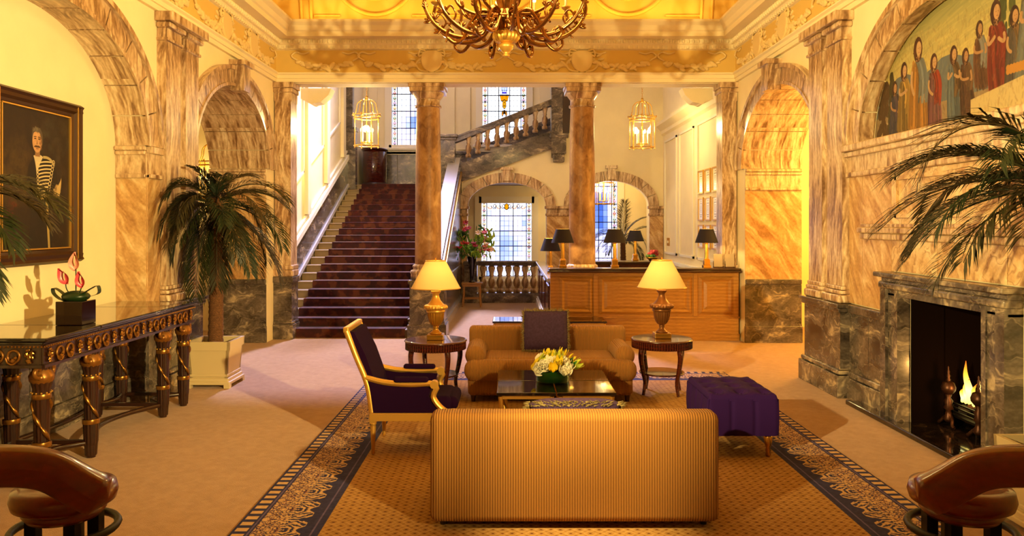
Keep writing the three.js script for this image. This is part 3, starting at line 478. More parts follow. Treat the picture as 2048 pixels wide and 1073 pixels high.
// landing: dado, newel, second flight
{
  const g = structureGroup('landing_dado'); for (let i = 0; i < 3; i++) part('dado_panel', wb(-4.24 + i * 0.99, -4.24 + (i + 1) * 0.99 - 0.015, 3.02, 4.0, 22.42, 22.5), M.grey, g); part('dado_rail', [wrb(-4.24, -1.26, 4.0, 4.1, 22.38, 22.5, 0.02)], M.grey, g); part('skirting', wb(-4.24, -1.26, 3.024, 3.2, 22.38, 22.42), M.grey, g);
  part('flight_dado', prism([[-1.25, 3.15], [1.9, 4.4], [1.9, 5.35], [-1.25, 4.1]], (x, y, t) => [x, y, -t], 22.42, 22.5), M.grey, g);
  const f = thing('stair_flight', 'marble second flight with balustrade climbing above the rear arches', 'staircase'); f.userData.kind = 'structure';
  part('string', [prism([[-1.42, 3.02], [1.06, 3.93], [1.06, 4.4], [-1.42, 3.49]], (x, y, t) => [x, y, -t], 19.9, 20.4)], M.grey, f);
  for (let i = 0; i < 8; i++) part('step', wb(-1.2 + i * 0.3, -0.9 + i * 0.3, 3.1, 3.35 + i * 0.115, 20.41, 22.4), M.stone, f);
  part('handrail', [prism([[-1.42, 4.1], [1.06, 5.06], [1.06, 5.16], [-1.42, 4.2]], (x, y, t) => [x, y, -t], 19.96, 20.3), prism([[-1.42, 4.2], [1.06, 5.16], [1.06, 5.21], [-1.42, 4.25]], (x, y, t) => [x, y, -t], 19.92, 20.34)], M.grey, f);
  for (let i = 0; i < 9; i++) { const x = -1.08 + i * 0.248, b = part('baluster', balusterGeo(0.6), M.siena, f, { round: 0.08 }); b.position.set(x, 3.5 + (x + 1.42) * 0.37 + 0.1, -20.13); }
  part('newel', [wb(-1.9, -1.42, 2.95, 4.15, 19.9, 20.4), wrb(-1.95, -1.37, 4.15, 4.22, 19.86, 20.44, 0.02), wrb(-1.98, -1.34, 4.22, 4.3, 19.83, 20.47, 0.02)], M.grey, f);
  part('upper_newel', [wb(1.06, 1.35, 3.7, 6.4, 19.85, 20.35), wrb(1.02, 1.5, 4.2, 4.32, 19.8, 20.0, 0.02), wb(1.06, 1.44, 3.8, 4.2, 19.82, 19.99), wrb(1.1, 1.4, 3.58, 3.8, 19.84, 19.98, 0.03)], M.grey, f);
  part('upper_string', prism([[1.35, 4.33], [1.52, 4.33], [1.62, 6.4], [1.35, 6.4]], (x, y, t) => [x, y, -t], 19.84, 19.99), M.darkwood, f);
}
function balusterGeo(h) {
  const k = h / 0.6; return lathe([[0, 0], [0.075, 0], [0.075, 0.07], [0.05, 0.085], [0.045, 0.11], [0.07, 0.16], [0.082, 0.22], [0.07, 0.29], [0.045, 0.33], [0.04, 0.36], [0.06, 0.375], [0.045, 0.4], [0.055, 0.45], [0.075, 0.52], [0.078, 0.56], [0.06, 0.58], [0.06, 0.6], [0, 0.6]].map(([r, y]) => [r * Math.max(k, 0.95), y * k]), 18);
}
// rear balustrade in front of the lower window
{
  const b = thing('balustrade', 'brown marble balustrade in front of the lower stained window', 'balustrade', [0, 0, 19.7]);
  part('plinth', [bx(1.52, 0.25, 0.26, -0.05, 0.125, 0)], M.grey, b); part('handrail', [rb(1.56, 0.07, 0.3, 0.02, -0.05, 1.025, 0), bx(1.5, 0.05, 0.22, -0.05, 0.965, 0)], M.grey, b);
  for (let i = 0; i < 7; i++) { const m = part('baluster', balusterGeo(0.69), M.siena, b, { round: 0.08 }); m.position.set(-0.68 + i * 0.213, 0.25, 0); }
  part('newel', [bx(0.32, 0.95, 0.32, -0.99, 0.475, 0), rb(0.38, 0.1, 0.38, 0.02, -0.99, 1.0, 0), bx(0.36, 0.24, 0.36, -0.99, 0.12, 0)], M.grey, b);
}
{
  const c = thing('curved_cabinet', 'bow fronted mahogany cabinet on the stair landing', 'cabinet', [-3.82, 3.05, 21.9]);
  part('body', lathe([[0, 0.06], [0.33, 0.06], [0.33, 1.0], [0, 1.0]], 40).scale(1, 1, 1.4), M.mahogany, c, { round: 0.33 }); part('cornice', lathe([[0, 1.0], [0.36, 1.0], [0.37, 1.05], [0.34, 1.07], [0, 1.07]], 40).scale(1, 1, 1.4), M.mahogany, c); part('base', lathe([[0, 0], [0.36, 0], [0.36, 0.08], [0.33, 0.1]], 40).scale(1, 1, 1.4), M.darkwood, c);
}
// ---------- fireplace wall ----------
{
  const g = structureGroup('chimney_breast', 'cream veined marble wall over the fireplace'), P = (n, p, y0, y1, d0, d1, m) => part(n, pb(1, 0, p, y0, y1, d0, d1), m, g), B = 8.955;
  for (const [d0, d1] of [[7.97, 8.62], [8.63, B]]) P('marble_panel', 0.03, 1.09, 2.53, d0, d1, M.sienaFlow);
  for (const [d0, d1] of [[5.1, 6.1], [6.11, 7.1], [7.11, 7.96]]) { P('marble_panel', 0.03, 1.52, 1.83, d0, d1, M.breccia); P('marble_panel', 0.03, 2.0, 2.53, d0, d1, M.breccia); }
  part('panel_moulding', [pb(1, 0.03, 0.06, 2.06, 2.1, 5.3, 7.85), pb(1, 0.03, 0.06, 2.44, 2.48, 5.3, 7.85), pb(1, 0.03, 0.06, 2.06, 2.48, 7.81, 7.85)], M.breccia, g);
  part('string_course', [prb(1, 0, 0.07, 1.83, 1.9, 5, 8.62, 0.02), prb(1, 0, 0.1, 1.9, 1.96, 5, 8.62, 0.015), prb(1, 0, 0.06, 1.96, 2.0, 5, 8.62)], M.siena, g);
  part('impost_cornice', [pb(1, 0, 0.05, 2.53, 2.76, 5, B), prb(1, 0, 0.08, 2.53, 2.59, 5, B, 0.015), prb(1, 0, 0.1, 2.76, 2.82, 5, B, 0.015), prb(1, 0, 0.14, 2.82, 2.9, 5, B, 0.02)], M.siena, g);
  for (const [d0, d1] of [[7.975, 8.45], [8.46, B]]) P('dado_panel', 0.04, 0.3, 0.98, d0, d1, M.grey);
  part('skirting', [prb(1, 0, 0.1, 0, 0.24, 8.08, B), prb(1, 0, 0.08, 0.24, 0.31, 8.08, B, 0.02)], M.grey, g);
  part('dado_rail', [prb(1, 0, 0.09, 0.98, 1.08, 7.97, B, 0.02)], M.grey, g);
}
{
  const f = thing('fireplace', 'grey marble fireplace surround with an open hearth', 'fireplace'), P = (n, p0, p1, y0, y1, d0, d1, m, r = 0.012) => part(n, prb(1, p0, p1, y0, y1, d0, d1, r), m, f);
  for (const [d0, d1, e] of [[7.64, 7.96, 1], [5.96, 6.28, -1]]) { part('jamb', [pb(1, 0.001, 0.12, 0, 1.3, d0, d1), pb(1, 0.12, 0.15, 0, 1.345, e > 0 ? d1 - 0.11 : d0, e > 0 ? d1 : d0 + 0.11), pb(1, 0.12, 0.135, 0, 1.345, e > 0 ? d0 : d1 - 0.06, e > 0 ? d0 + 0.06 : d1)], M.grey, f); }
  part('lintel', [pb(1, 0.001, 0.12, 1.28, 1.36, 5.96, 7.96), prb(1, 0.001, 0.17, 1.34, 1.42, 5.94, 7.98, 0.03), pb(1, 0.001, 0.13, 1.4, 1.46, 5.95, 7.97), prb(1, 0.001, 0.21, 1.46, 1.51, 5.9, 8.0, 0.015)], M.grey, f);
  part('hearth', [wb(3.74, 4.72, 0, 0.045, 5.4, 8.56), wrb(3.71, 3.76, 0, 0.055, 5.38, 8.58, 0.015)], M.black, f, { label: 'polished black marble hearth slab' });
  part('firebox', [wb(4.72, 4.78, 0, 1.4, 6.2, 7.72), wb(4.25, 4.72, 0.046, 1.4, 7.64, 7.72), wb(4.25, 4.72, 0.046, 1.4, 6.2, 6.28), wb(3.96, 4.78, 1.33, 1.4, 6.2, 7.72), wb(3.951, 4.26, 0.046, 1.28, 7.61, 7.639), wb(3.951, 4.26, 0.046, 1.28, 6.281, 6.31), wb(3.951, 4.26, 1.25, 1.279, 6.281, 7.639)], M.soot, f);
}
M.andiron = std({ color: 0x42261a, roughness: 0.4, metalness: 0.7 });
{
  const a = thing('andiron', 'bronze ball topped andiron before the fire, beside the far hearth jamb', 'andiron', [4.22, 0.046, 7.46]);
  part('post', lathe([[0, 0.05], [0.03, 0.05], [0.05, 0.08], [0.03, 0.12], [0.022, 0.16], [0.045, 0.18], [0.03, 0.21], [0.04, 0.25], [0.02, 0.28], [0.03, 0.31], [0.02, 0.315]], 20), M.andiron, a); part('ball', lathe([[0, 0.31], [0.035, 0.315], [0.062, 0.35], [0.066, 0.38], [0.05, 0.425], [0.02, 0.44], [0, 0.44]], 24), M.andiron, a); part('finial', lathe([[0.012, 0.43], [0.022, 0.45], [0.012, 0.47], [0.02, 0.49], [0.01, 0.51], [0.014, 0.53], [0.006, 0.55], [0.008, 0.57], [0, 0.585]], 14), M.andiron, a);
  for (const k of [-1, 1]) part('foot', [tube([[0, 0.07, 0], [0, 0.08, k * 0.06], [-0.02, 0.035, k * 0.1], [-0.02, 0.016, k * 0.13]], 0.016, 14, 7)], M.andiron, a); part('log_bar', bx(0.04, 0.025, 0.025, 0.02, 0.09, 0), M.iron, a);
  copyOf(a, 'bronze ball topped andiron in front of the flames and coals', [4.22, 0.046, 6.98]);
  const gr = thing('fire_grate', 'black iron fire grate piled with coals in the hearth', 'grate', [4.42, 0.046, 7.12]); const bars = [];
  for (let i = 0; i < 4; i++) part('bar', bx(0.016, 0.016, 0.84, -0.13, 0.1 + i * 0.04, 0), M.iron, gr); for (const z of [-0.4, 0, 0.4]) part('leg', bx(0.02, 0.24, 0.02, -0.13, 0.12, z), M.iron, gr); part('tray', bx(0.28, 0.02, 0.84, 0, 0.1, 0), M.iron, gr);
  part('rear_leg', [bx(0.02, 0.1, 0.02, 0.12, 0.05, -0.4), bx(0.02, 0.1, 0.02, 0.12, 0.05, 0.4)], M.iron, gr);
  const coal = [std({ color: 0x1c120c, roughness: 0.9 }), std({ color: 0x4a2c18, roughness: 0.9 })]; seed(5);
  for (let i = 0; i < 16; i++) part('coal', new THREE.IcosahedronGeometry(rr(0.045, 0.07), 0).scale(1, 0.8, 1.1).rotateY(rr(0, 6)).translate(rr(-0.07, 0.1), 0.16 + (i % 3) * 0.035, -0.36 + i * 0.048), coal[i % 2], gr);
  T.flame = canvasTex(16, 128, (x, w, h) => { const q = x.createLinearGradient(0, h, 0, 0); q.addColorStop(0, '#ffd860'); q.addColorStop(0.35, '#fff2a0'); q.addColorStop(0.7, '#ffb030'); q.addColorStop(1, '#e06010'); x.fillStyle = q; x.fillRect(0, 0, w, h); });
  M.flame = std({ color: 0x000000, emissive: 0xffffff, emissiveMap: T.flame, emissiveIntensity: 2.2, roughness: 1 });
  const fl = thing('fire_flame', 'tongues of yellow flame rising from the coals', 'flame', [4.42, 0.25, 7.12]);
  for (const [z, h, w, l] of [[-0.46, 0.16, 0.035, 0.04], [-0.4, 0.26, 0.045, 0.05], [-0.34, 0.42, 0.055, -0.07], [-0.27, 0.24, 0.04, 0.05], [-0.12, 0.22, 0.04, 0.06], [-0.05, 0.4, 0.055, -0.07], [0.02, 0.28, 0.05, 0.04], [0.12, 0.3, 0.06, 0.04]]) part('tongue', surf((u, v) => { const a = u * TAU, r = w * Math.pow(Math.sin(Math.PI * Math.pow(v, 0.55) * 0.98 + 0.02), 0.9) * (1 - v * 0.25); return [Math.cos(a) * r * 0.6, v * h, z + Math.sin(a) * r + l * v * v + 0.025 * Math.sin(v * 7)]; }, 14, 16), M.flame, fl, { keepUV: true });
  pointLight('fire_light', new THREE.Color(1, 0.5, 0.12), 2.5, [4.36, 0.48, -6.98], 0.1);
}
// ---------- mural and portrait: flat pictures ----------
T.mural = canvasTex(1024, 380, (x, w, h) => {
  let q = x.createLinearGradient(0, 0, 0, h); q.addColorStop(0, '#a8a878'); q.addColorStop(0.5, '#d8c88a'); q.addColorStop(0.75, '#b8a488'); q.addColorStop(1, '#a89880'); x.fillStyle = q; x.fillRect(0, 0, w, h);
  seed(77); for (let i = 0; i < 160; i++) { x.strokeStyle = ['rgba(236,214,140,.25)', 'rgba(140,146,110,.22)', 'rgba(250,230,160,.2)'][i % 3]; x.lineWidth = rr(2, 9); const a = rr(0, w), b = rr(0, h * 0.6); x.beginPath(); x.moveTo(a, b); x.quadraticCurveTo(a + 40, b - 14, a + rr(60, 150), b - rr(10, 40)); x.stroke(); }
  x.fillStyle = '#6e7a90'; x.beginPath(); x.moveTo(0, 230); for (let i = 0; i <= 20; i++) x.lineTo(i * 52, 200 + Math.sin(i * 1.3) * 16 - i * 2); x.lineTo(w, h); x.lineTo(0, h); x.fill();
  x.fillStyle = '#a08c78'; x.fillRect(0, 300, w, 80); x.fillStyle = '#c0ac94'; x.fillRect(40, 320, 120, 60); 
  const cyp = (cx, top, bot, r, c) => { x.fillStyle = c; for (let i = 0; i < 60; i++) { const t = rnd(); x.beginPath(); x.ellipse(cx + rr(-r, r) * (0.3 + t * 0.7), lerp(top, bot, t), r * 0.4, 16, rr(-0.2, 0.2), 0, 7); x.fill(); } };
  cyp(70, 120, 360, 40, '#5a4434'); cyp(120, 170, 340, 22, '#4a4430'); cyp(700, 20, 200, 16, '#4e5636'); cyp(736, 40, 200, 14, '#566038'); cyp(672, 60, 200, 12, '#4a5234');
  const hex = c => [1, 3, 5].map(i => parseInt(c.slice(i, i + 2), 16)), tone = (c, k, al = 1) => { const q = hex(c).map(v => clamp(v * k, 0, 255) | 0); return `rgba(${q[0]},${q[1]},${q[2]},${al})`; };
  const blob = (cx, cy, rx, ry, c, n) => { for (let i = 0; i < n; i++) { const a = rnd() * TAU, r = Math.sqrt(rnd()); x.fillStyle = tone(c, rr(0.72, 1.2), 0.55); x.beginPath(); x.ellipse(cx + Math.cos(a) * r * rx, cy + Math.sin(a) * r * ry, rx * rr(0.12, 0.3), ry * rr(0.12, 0.3), rnd() * 3, 0, 7); x.fill(); } };
  const person = (cx, top, hgt, robe, over, hair, skin, lean = 0) => {
    const s = hgt / 7.2; x.lineCap = 'round';
    for (let i = 0; i < 70; i++) { const u = rr(-1, 1), k = i % 3; x.strokeStyle = tone(robe, rr(0.55, 1.12), 0.75); x.lineWidth = s * rr(0.12, 0.35); x.beginPath(); x.moveTo(cx + u * s * 0.75, top + s * rr(1.7, 3)); x.quadraticCurveTo(cx + u * s * 1.15, top + s * 4.2, cx + u * s * 1.3 + lean, top + hgt * rr(0.88, 1)); x.stroke(); }
    for (let i = 0; i < 30; i++) { const u = rr(0, 1); x.strokeStyle = tone(over, rr(0.6, 1.15), 0.8); x.lineWidth = s * rr(0.1, 0.3); x.beginPath(); x.moveTo(cx - s * 0.2 + u * s * 0.9, top + s * 1.75); x.quadraticCurveTo(cx + s * (0.5 + u), top + s * 2.8, cx + s * (0.1 + u * 1.1), top + s * rr(3.6, 5)); x.stroke(); }
    x.fillStyle = tone(hair, 0.9); x.beginPath(); x.ellipse(cx, top + s * 0.9, s * 0.62, s * 0.95, 0, 0, 7); x.fill(); blob(cx, top + s * 0.95, s * 0.55, s * 0.85, hair, 26); x.fillStyle = tone(skin, 0.96); x.beginPath(); x.ellipse(cx + s * 0.12, top + s * 0.85, s * 0.36, s * 0.55, 0, 0, 7); x.fill(); blob(cx + s * 0.05, top + s * 1.55, s * 0.28, s * 0.3, skin, 16);
    x.strokeStyle = tone(skin, 0.92); x.lineWidth = s * 0.3; x.beginPath(); const k1 = rr(2.6, 4.2), k2 = rr(-0.6, 0.5); x.moveTo(cx - s * 0.85, top + s * 2.5); x.quadraticCurveTo(cx - s * 1.1, top + s * 3.4, cx + s * k2, top + s * k1); x.stroke(); if (rnd() < 0.5) { x.beginPath(); x.moveTo(cx + s * 0.95, top + s * 2.6); x.quadraticCurveTo(cx + s * 1.2, top + s * 3.5, cx + s * (k2 + 0.5), top + s * (k1 + 0.2)); x.stroke(); }
    x.fillStyle = 'rgba(90,56,36,.5)'; x.fillRect(cx, top + s * 0.78, s * 0.1, s * 0.07); x.fillRect(cx + s * 0.24, top + s * 0.78, s * 0.1, s * 0.07); x.fillStyle = 'rgba(150,70,56,.7)'; x.fillRect(cx + s * 0.08, top + s * 1.1, s * 0.16, s * 0.06);
  };
  person(140, 190, 196, '#4c4a6c', '#5a4c6c', '#4a2e24', '#c89c7c'); person(200, 140, 240, '#a88a50', '#d8b060', '#4e2c22', '#dcb494'); person(375, 150, 226, '#8a5a6c', '#a83c28', '#5a3424', '#d8b08c'); person(285, 80, 300, '#c89048', '#8a96ac', '#58301e', '#e4bc98');
  person(478, 150, 216, '#6c7c94', '#6a5038', '#4a2a22', '#d8b08c', 10); person(536, 170, 190, '#5c3c2c', '#7a5a44', '#4a2a22', '#c89c78', 14); person(600, 110, 190, '#6c4634', '#8c90a0', '#4c3026', '#c89c78', 16); person(670, 75, 262, '#8a3428', '#7c2c26', '#4a2a24', '#d8ac88', 20); person(745, 110, 220, '#5c5458', '#8a6a4c', '#3e241e', '#d0a480'); person(805, 40, 280, '#78808c', '#a86844', '#3e241e', '#dcb08c', -10); person(900, 80, 260, '#a88a50', '#7a4838', '#3e241e', '#d4a888');
  x.fillStyle = '#d8c69c'; x.beginPath(); x.moveTo(560, 318); x.lineTo(1024, 262); x.lineTo(1024, 380); x.lineTo(560, 380); x.fill();
  for (let i = 0; i < 2600; i++) { const a = rr(0, w), b = rr(60, h); x.strokeStyle = ['rgba(96,70,44,.13)', 'rgba(216,186,120,.12)', 'rgba(120,116,110,.12)', 'rgba(150,104,60,.12)'][i % 4]; x.lineWidth = rr(2, 6); x.beginPath(); x.moveTo(a, b); x.lineTo(a + rr(-10, 10), b + rr(6, 22)); x.stroke(); }
  x.fillStyle = '#c89048'; for (let i = 0; i < 14; i++) { x.beginPath(); x.arc(720 + (i % 7) * 12, 262 + (i > 6 ? 10 : 0), 8, 0, 7); x.fill(); }
});
{
  const q = BIGR, g = new THREE.ShapeGeometry(shapeOf(arcPts(q.c, q.s, q.a, q.b)), 24), p = g.attributes.position, uv = g.attributes.uv;
  for (let i = 0; i < p.count; i++) { const d = p.getX(i), y = p.getY(i); uv.setXY(i, (q.c + q.a - d) / (2 * q.a), (y - q.s) / q.b); }
  const e = slab(shapeOf(arcPts(q.c, q.s, q.a, q.b)), 0.02);
  const m = thing('mural', 'lunette mural of robed figures and cypresses over the fireplace', 'mural', [4.08, 0, 0]);
  const geo = g.rotateY(Math.PI / 2); const me = part('painted_face', geo, std({ map: T.mural, color: 0xd2ccbc, roughness: 0.7 }), m, { keepUV: true }); me.position.x = 0.0; part('backing', e.rotateY(Math.PI / 2).translate(0.003, 0, 0), M.plaster, m);
}
T.portrait = canvasTex(512, 640, (x, w, h) => {
  x.fillStyle = '#1e100a'; x.fillRect(0, 0, w, h); seed(21);
  const dab = (cx, cy, rx, ry, cols, n, s0, s1, al = 0.5) => { for (let i = 0; i < n; i++) { const a = rnd() * TAU, r = Math.sqrt(rnd()); x.globalAlpha = al; x.fillStyle = cols[i % cols.length]; x.beginPath(); x.ellipse(cx + Math.cos(a) * r * rx, cy + Math.sin(a) * r * ry, rr(s0, s1), rr(s0, s1) * 0.6, rnd() * 3, 0, 7); x.fill(); } x.globalAlpha = 1; };
  dab(256, 320, 300, 380, ['#1a0c08', '#24140c', '#2c1a10', '#160a08'], 500, 20, 50, 0.35); dab(110, 300, 120, 160, ['#4a3818', '#56421c', '#3a2812'], 160, 16, 40, 0.16); dab(400, 110, 120, 110, ['#34302e', '#2c2a2c', '#403228'], 90, 14, 34, 0.16); dab(440, 330, 60, 140, ['#3a3438', '#2a2224'], 50, 12, 28, 0.16);
  const shape = (pts, c) => { x.fillStyle = c; x.beginPath(); x.moveTo(...pts[0]); for (let i = 1; i < pts.length; i += 2) x.quadraticCurveTo(...pts[i], ...pts[i + 1]); x.fill(); };
  shape([[200, 250], [182, 260], [178, 350], [176, 420], [214, 440], [196, 560], [190, 640], [280, 645], [372, 640], [366, 500], [352, 410], [410, 400], [420, 350], [416, 270], [372, 226], [330, 205], [280, 208], [230, 214], [200, 250]], '#140a0e');
  dab(290, 420, 90, 190, ['#1c0e12', '#100608', '#24141a'], 160, 8, 20, 0.3);
  shape([[226, 212], [240, 230], [252, 300], [262, 260], [300, 214], [280, 196], [226, 212]], '#bfae90');
  x.fillStyle = '#8a6446'; x.fillRect(240, 180, 36, 34); x.fillStyle = '#b98d64'; x.beginPath(); x.ellipse(256, 142, 37, 54, 0.05, 0, 7); x.fill(); dab(246, 140, 24, 40, ['#c89c72', '#d0a67c', '#b4875e'], 70, 3, 8, 0.3); dab(282, 150, 10, 40, ['#6a4630', '#7a5238'], 40, 4, 9, 0.3);
  shape([[216, 128], [212, 92], [244, 80], [290, 74], [298, 118], [300, 150], [292, 160], [290, 120], [272, 102], [240, 96], [226, 110], [222, 130], [216, 128]], '#4a4038'); dab(256, 90, 36, 12, ['#6c6256', '#544a40'], 40, 3, 9, 0.4);
  x.fillStyle = '#2c1a12'; x.fillRect(233, 130, 15, 5); x.fillRect(262, 130, 15, 5); x.fillStyle = '#3c261a'; x.fillRect(230, 122, 20, 4); x.fillRect(260, 122, 20, 4); x.fillStyle = '#9a6e4a'; x.beginPath(); x.moveTo(254, 130); x.lineTo(262, 158); x.lineTo(247, 160); x.fill(); shape([[230, 172], [240, 160], [256, 164], [272, 160], [282, 172], [256, 174], [230, 172]], '#4a3022'); x.fillStyle = '#7a4634'; x.fillRect(246, 176, 20, 4);
  x.strokeStyle = '#cdb98c'; x.lineWidth = 7; for (let i = 0; i < 10; i++) { const y = 232 + i * 17; x.beginPath(); x.moveTo(262 + i, y + 12); x.quadraticCurveTo(310, y - 2, 374 - i * 5, y); x.stroke(); x.lineWidth = 4; x.beginPath(); x.arc(382 - i * 5, y, 9, 0, 7); x.stroke(); x.beginPath(); x.arc(256 + i, y + 13, 7, 0, 7); x.stroke(); x.lineWidth = 7; }
  x.lineWidth = 13; x.strokeStyle = '#a8966c'; x.beginPath(); x.moveTo(300, 214); x.quadraticCurveTo(360, 206, 388, 248); x.stroke(); x.strokeStyle = '#b89a56'; x.lineWidth = 16; x.beginPath(); x.moveTo(272, 404); x.lineTo(346, 396); x.stroke(); x.fillStyle = '#9c854e'; x.beginPath(); x.moveTo(318, 410); x.lineTo(338, 408); x.lineTo(356, 640); x.lineTo(340, 640); x.fill();
  dab(408, 372, 26, 36, ['#c4a878', '#a88a58', '#8a6c40'], 60, 5, 12, 0.5); shape([[410, 350], [440, 320], [446, 300], [450, 340], [430, 392], [410, 400], [410, 350]], '#b49a68'); dab(70, 440, 34, 50, ['#4a120e', '#5c1812', '#34100c'], 40, 4, 12, 0.4);
});
{
  const p = thing('portrait_painting', 'large gilt framed portrait of an officer in braided uniform', 'painting', [-4.411, 1.62, 7.18]), W = 1.4, H = 1.58, cw = 1.03, ch = 1.29, FR = std({ color: 0x3c200e, roughness: 0.4, metalness: 0.3 });
  // local: x out of the wall, z towards the camera is the near end
  const bar = (poly, a, b, kind) => prism(poly, kind === 'h' ? (o, y, t) => [o, y, t] : (o, z, t) => [o, t, z], a, b);
  const side = [[0, 0], [0.05, 0], [0.085, 0.03], [0.07, 0.06], [0.075, 0.1], [0.05, 0.13], [0.045, 0.165], [0.03, 0.18], [0, 0.18]];
  part('frame_bottom', bar(side.map(([o, y]) => [o, y * 0.8]), -W / 2, W / 2, 'h'), FR, p); part('frame_top', bar(side.map(([o, y]) => [o, H - y * 0.8]), -W / 2, W / 2, 'h'), FR, p);
  part('frame_side', bar(side.map(([o, y]) => [o, -W / 2 + y]), 0.02, H - 0.02, 'v'), FR, p); part('frame_side', bar(side.map(([o, y]) => [o, W / 2 - y]), 0.02, H - 0.02, 'v'), FR, p);
  part('gilt_slip', [bx(0.02, 0.012, cw + 0.02, 0.04, 0.146, 0), bx(0.02, 0.012, cw + 0.02, 0.04, H - 0.146, 0), bx(0.02, ch, 0.012, 0.04, H / 2, cw / 2 + 0.005), bx(0.02, ch, 0.012, 0.04, H / 2, -cw / 2 - 0.005), bx(0.012, H - 0.06, 0.012, 0.075, H / 2, W / 2 - 0.1), bx(0.012, H - 0.06, 0.012, 0.075, H / 2, -W / 2 + 0.1)], M.goldleaf, p);
  const c = new THREE.PlaneGeometry(cw, ch).rotateY(Math.PI / 2).translate(0.032, H / 2, 0); part('canvas', [c], std({ map: T.portrait, roughness: 0.6 }), p, { keepUV: true }); part('backing', bx(0.025, ch, cw, 0.0145, H / 2, 0), M.darkwood, p);
}
// ---------- rug ----------
const nR = fbm(24, 3, 111), nR2 = fbm(64, 2, 113);
T.rug = dataTex(1152, [1, 1], (a, b) => {
  const X = a * 4.67, Z = b * 7.0, side = [X, 4.67 - X, Z, 7 - Z], v = Math.min(...side), k = side.indexOf(v), u = k < 2 ? Z : X, f = (nR2(a * 3 % 1, b * 4 % 1) - 0.5) * 26;
  const NAVY = [34, 32, 84], TAN = [196, 160, 118], VIO = [92, 78, 128], RED = [104, 44, 46]; let c;
  if (v < 0.575) {
    c = NAVY;
    if (v > 0.02 && v < 0.1) { if (u % 0.1 < 0.056) c = TAN; } else if (v > 0.112 && v < 0.122) c = VIO; else if (v > 0.518 && v < 0.527) c = VIO;
    else if (v > 0.135 && v < 0.455) {
      const P = 0.36, s = Math.abs((u % P) / P - 0.5) * P, dy = v - 0.33, r = Math.hypot(s, dy), w = nR(s * 1.1, v * 1.1), edge = 0.435 - 0.03 * Math.cos(s / P * TAU * 2);
      const lines = Math.sin(s * 150 + (w - 0.5) * 26 + dy * s * 260), rings = Math.sin(r * 165 + (w - 0.5) * 9), m = clamp((dy + 0.05) * 14), q = lerp(lines, rings, m);
      if (v < edge) c = q > -0.12 ? TAN : q > -0.55 && m < 0.3 ? RED : NAVY; if (v < edge + 0.006 && v > edge - 0.012) c = TAN; if (Math.hypot(P / 2 - s, (v - 0.41) * 1.1) < 0.03) c = NAVY;
    }
  } else {
    const p = 0.125, i = (X + Z) / p, j = (X - Z + 20) / p, di = Math.abs(i - Math.round(i)), dj = Math.abs(j - Math.round(j)); c = [164, 122, 64];
    const dd = Math.max(di, dj), ring = Math.abs(dd - 0.32); if (Math.min(di, dj) < 0.05) c = [142, 100, 52]; if (ring < 0.05) c = [180, 138, 78]; if (0.5 - Math.min(di, dj) < 0.1 && 0.5 - Math.max(di, dj) < 0.1) c = [112, 66, 38]; if (di < 0.08 && dj < 0.08) c = [84, 40, 28];
  }
  return [c[0] + f, c[1] + f, c[2] + f];
}, true, 1728);
{
  const g = rb(4.67, 0.014, 7.0, 0.006, 0, 0.007, 0), gg = plain(g), p = gg.attributes.position, uv = gg.attributes.uv; for (let i = 0; i < p.count; i++) uv.setXY(i, p.getX(i) / 4.67 + 0.5, 0.5 - p.getZ(i) / 7.0);
  const r = part('rug', gg, std({ map: T.rug, bumpMap: T.carpetBump, bumpScale: 0.001, roughness: 0.95 }), scene, { keepUV: true }); r.position.set(0.535, 0, -6.9); r.userData = { label: 'large tan rug with a navy scrollwork border under the sofas', category: 'rug' };
}
const RUG = 0.014;
// ---------- sofas ----------
function sofa(label, pos, turn) {
  const s = thing('sofa', label, 'sofa', pos, 'corduroy sofas', turn), W = 1.9, D = 0.92;   // local front is +z
  part('base', rb(W - 0.06, 0.27, D - 0.1, 0.05, 0, 0.205, -0.01), M.cord, s);
  part('back', [rb(W - 0.02, 0.71, 0.19, 0.05, 0, 0.4, -D / 2 + 0.095)], M.cord, s);
  part('seat_cushion', [rb(W - 0.38, 0.17, D - 0.28, 0.07, 0, 0.4, 0.04), rb(W + 0.02, 0.24, 0.26, 0.11, 0, 0.355, D / 2 - 0.1)], M.cord, s);
  for (const k of [-1, 1]) part('arm', [rb(0.2, 0.42, D - 0.32, 0.07, k * (W / 2 - 0.12), 0.33, -0.02), cyl(0.115, 0.115, D - 0.34, 22).rotateX(Math.PI / 2).translate(k * (W / 2 - 0.11), 0.5, -0.02), ball(0.115, 18, k * (W / 2 - 0.11), 0.5, (D - 0.34) / 2 - 0.02)], M.cord, s);
  for (const x of [-1, 1]) for (const z of [-1, 1]) part('foot', cyl(0.032, 0.022, 0.075, 12, x * (W / 2 - 0.09), 0.0375, z * (D / 2 - 0.12)), M.darkwood, s);
  return s;
}
sofa('tan corduroy sofa facing the fireside tables with a purple cushion', [0.45, RUG, 9.0], 0);
sofa('tan corduroy sofa turned to show its plain high back', [0.42, RUG, 5.47], Math.PI);
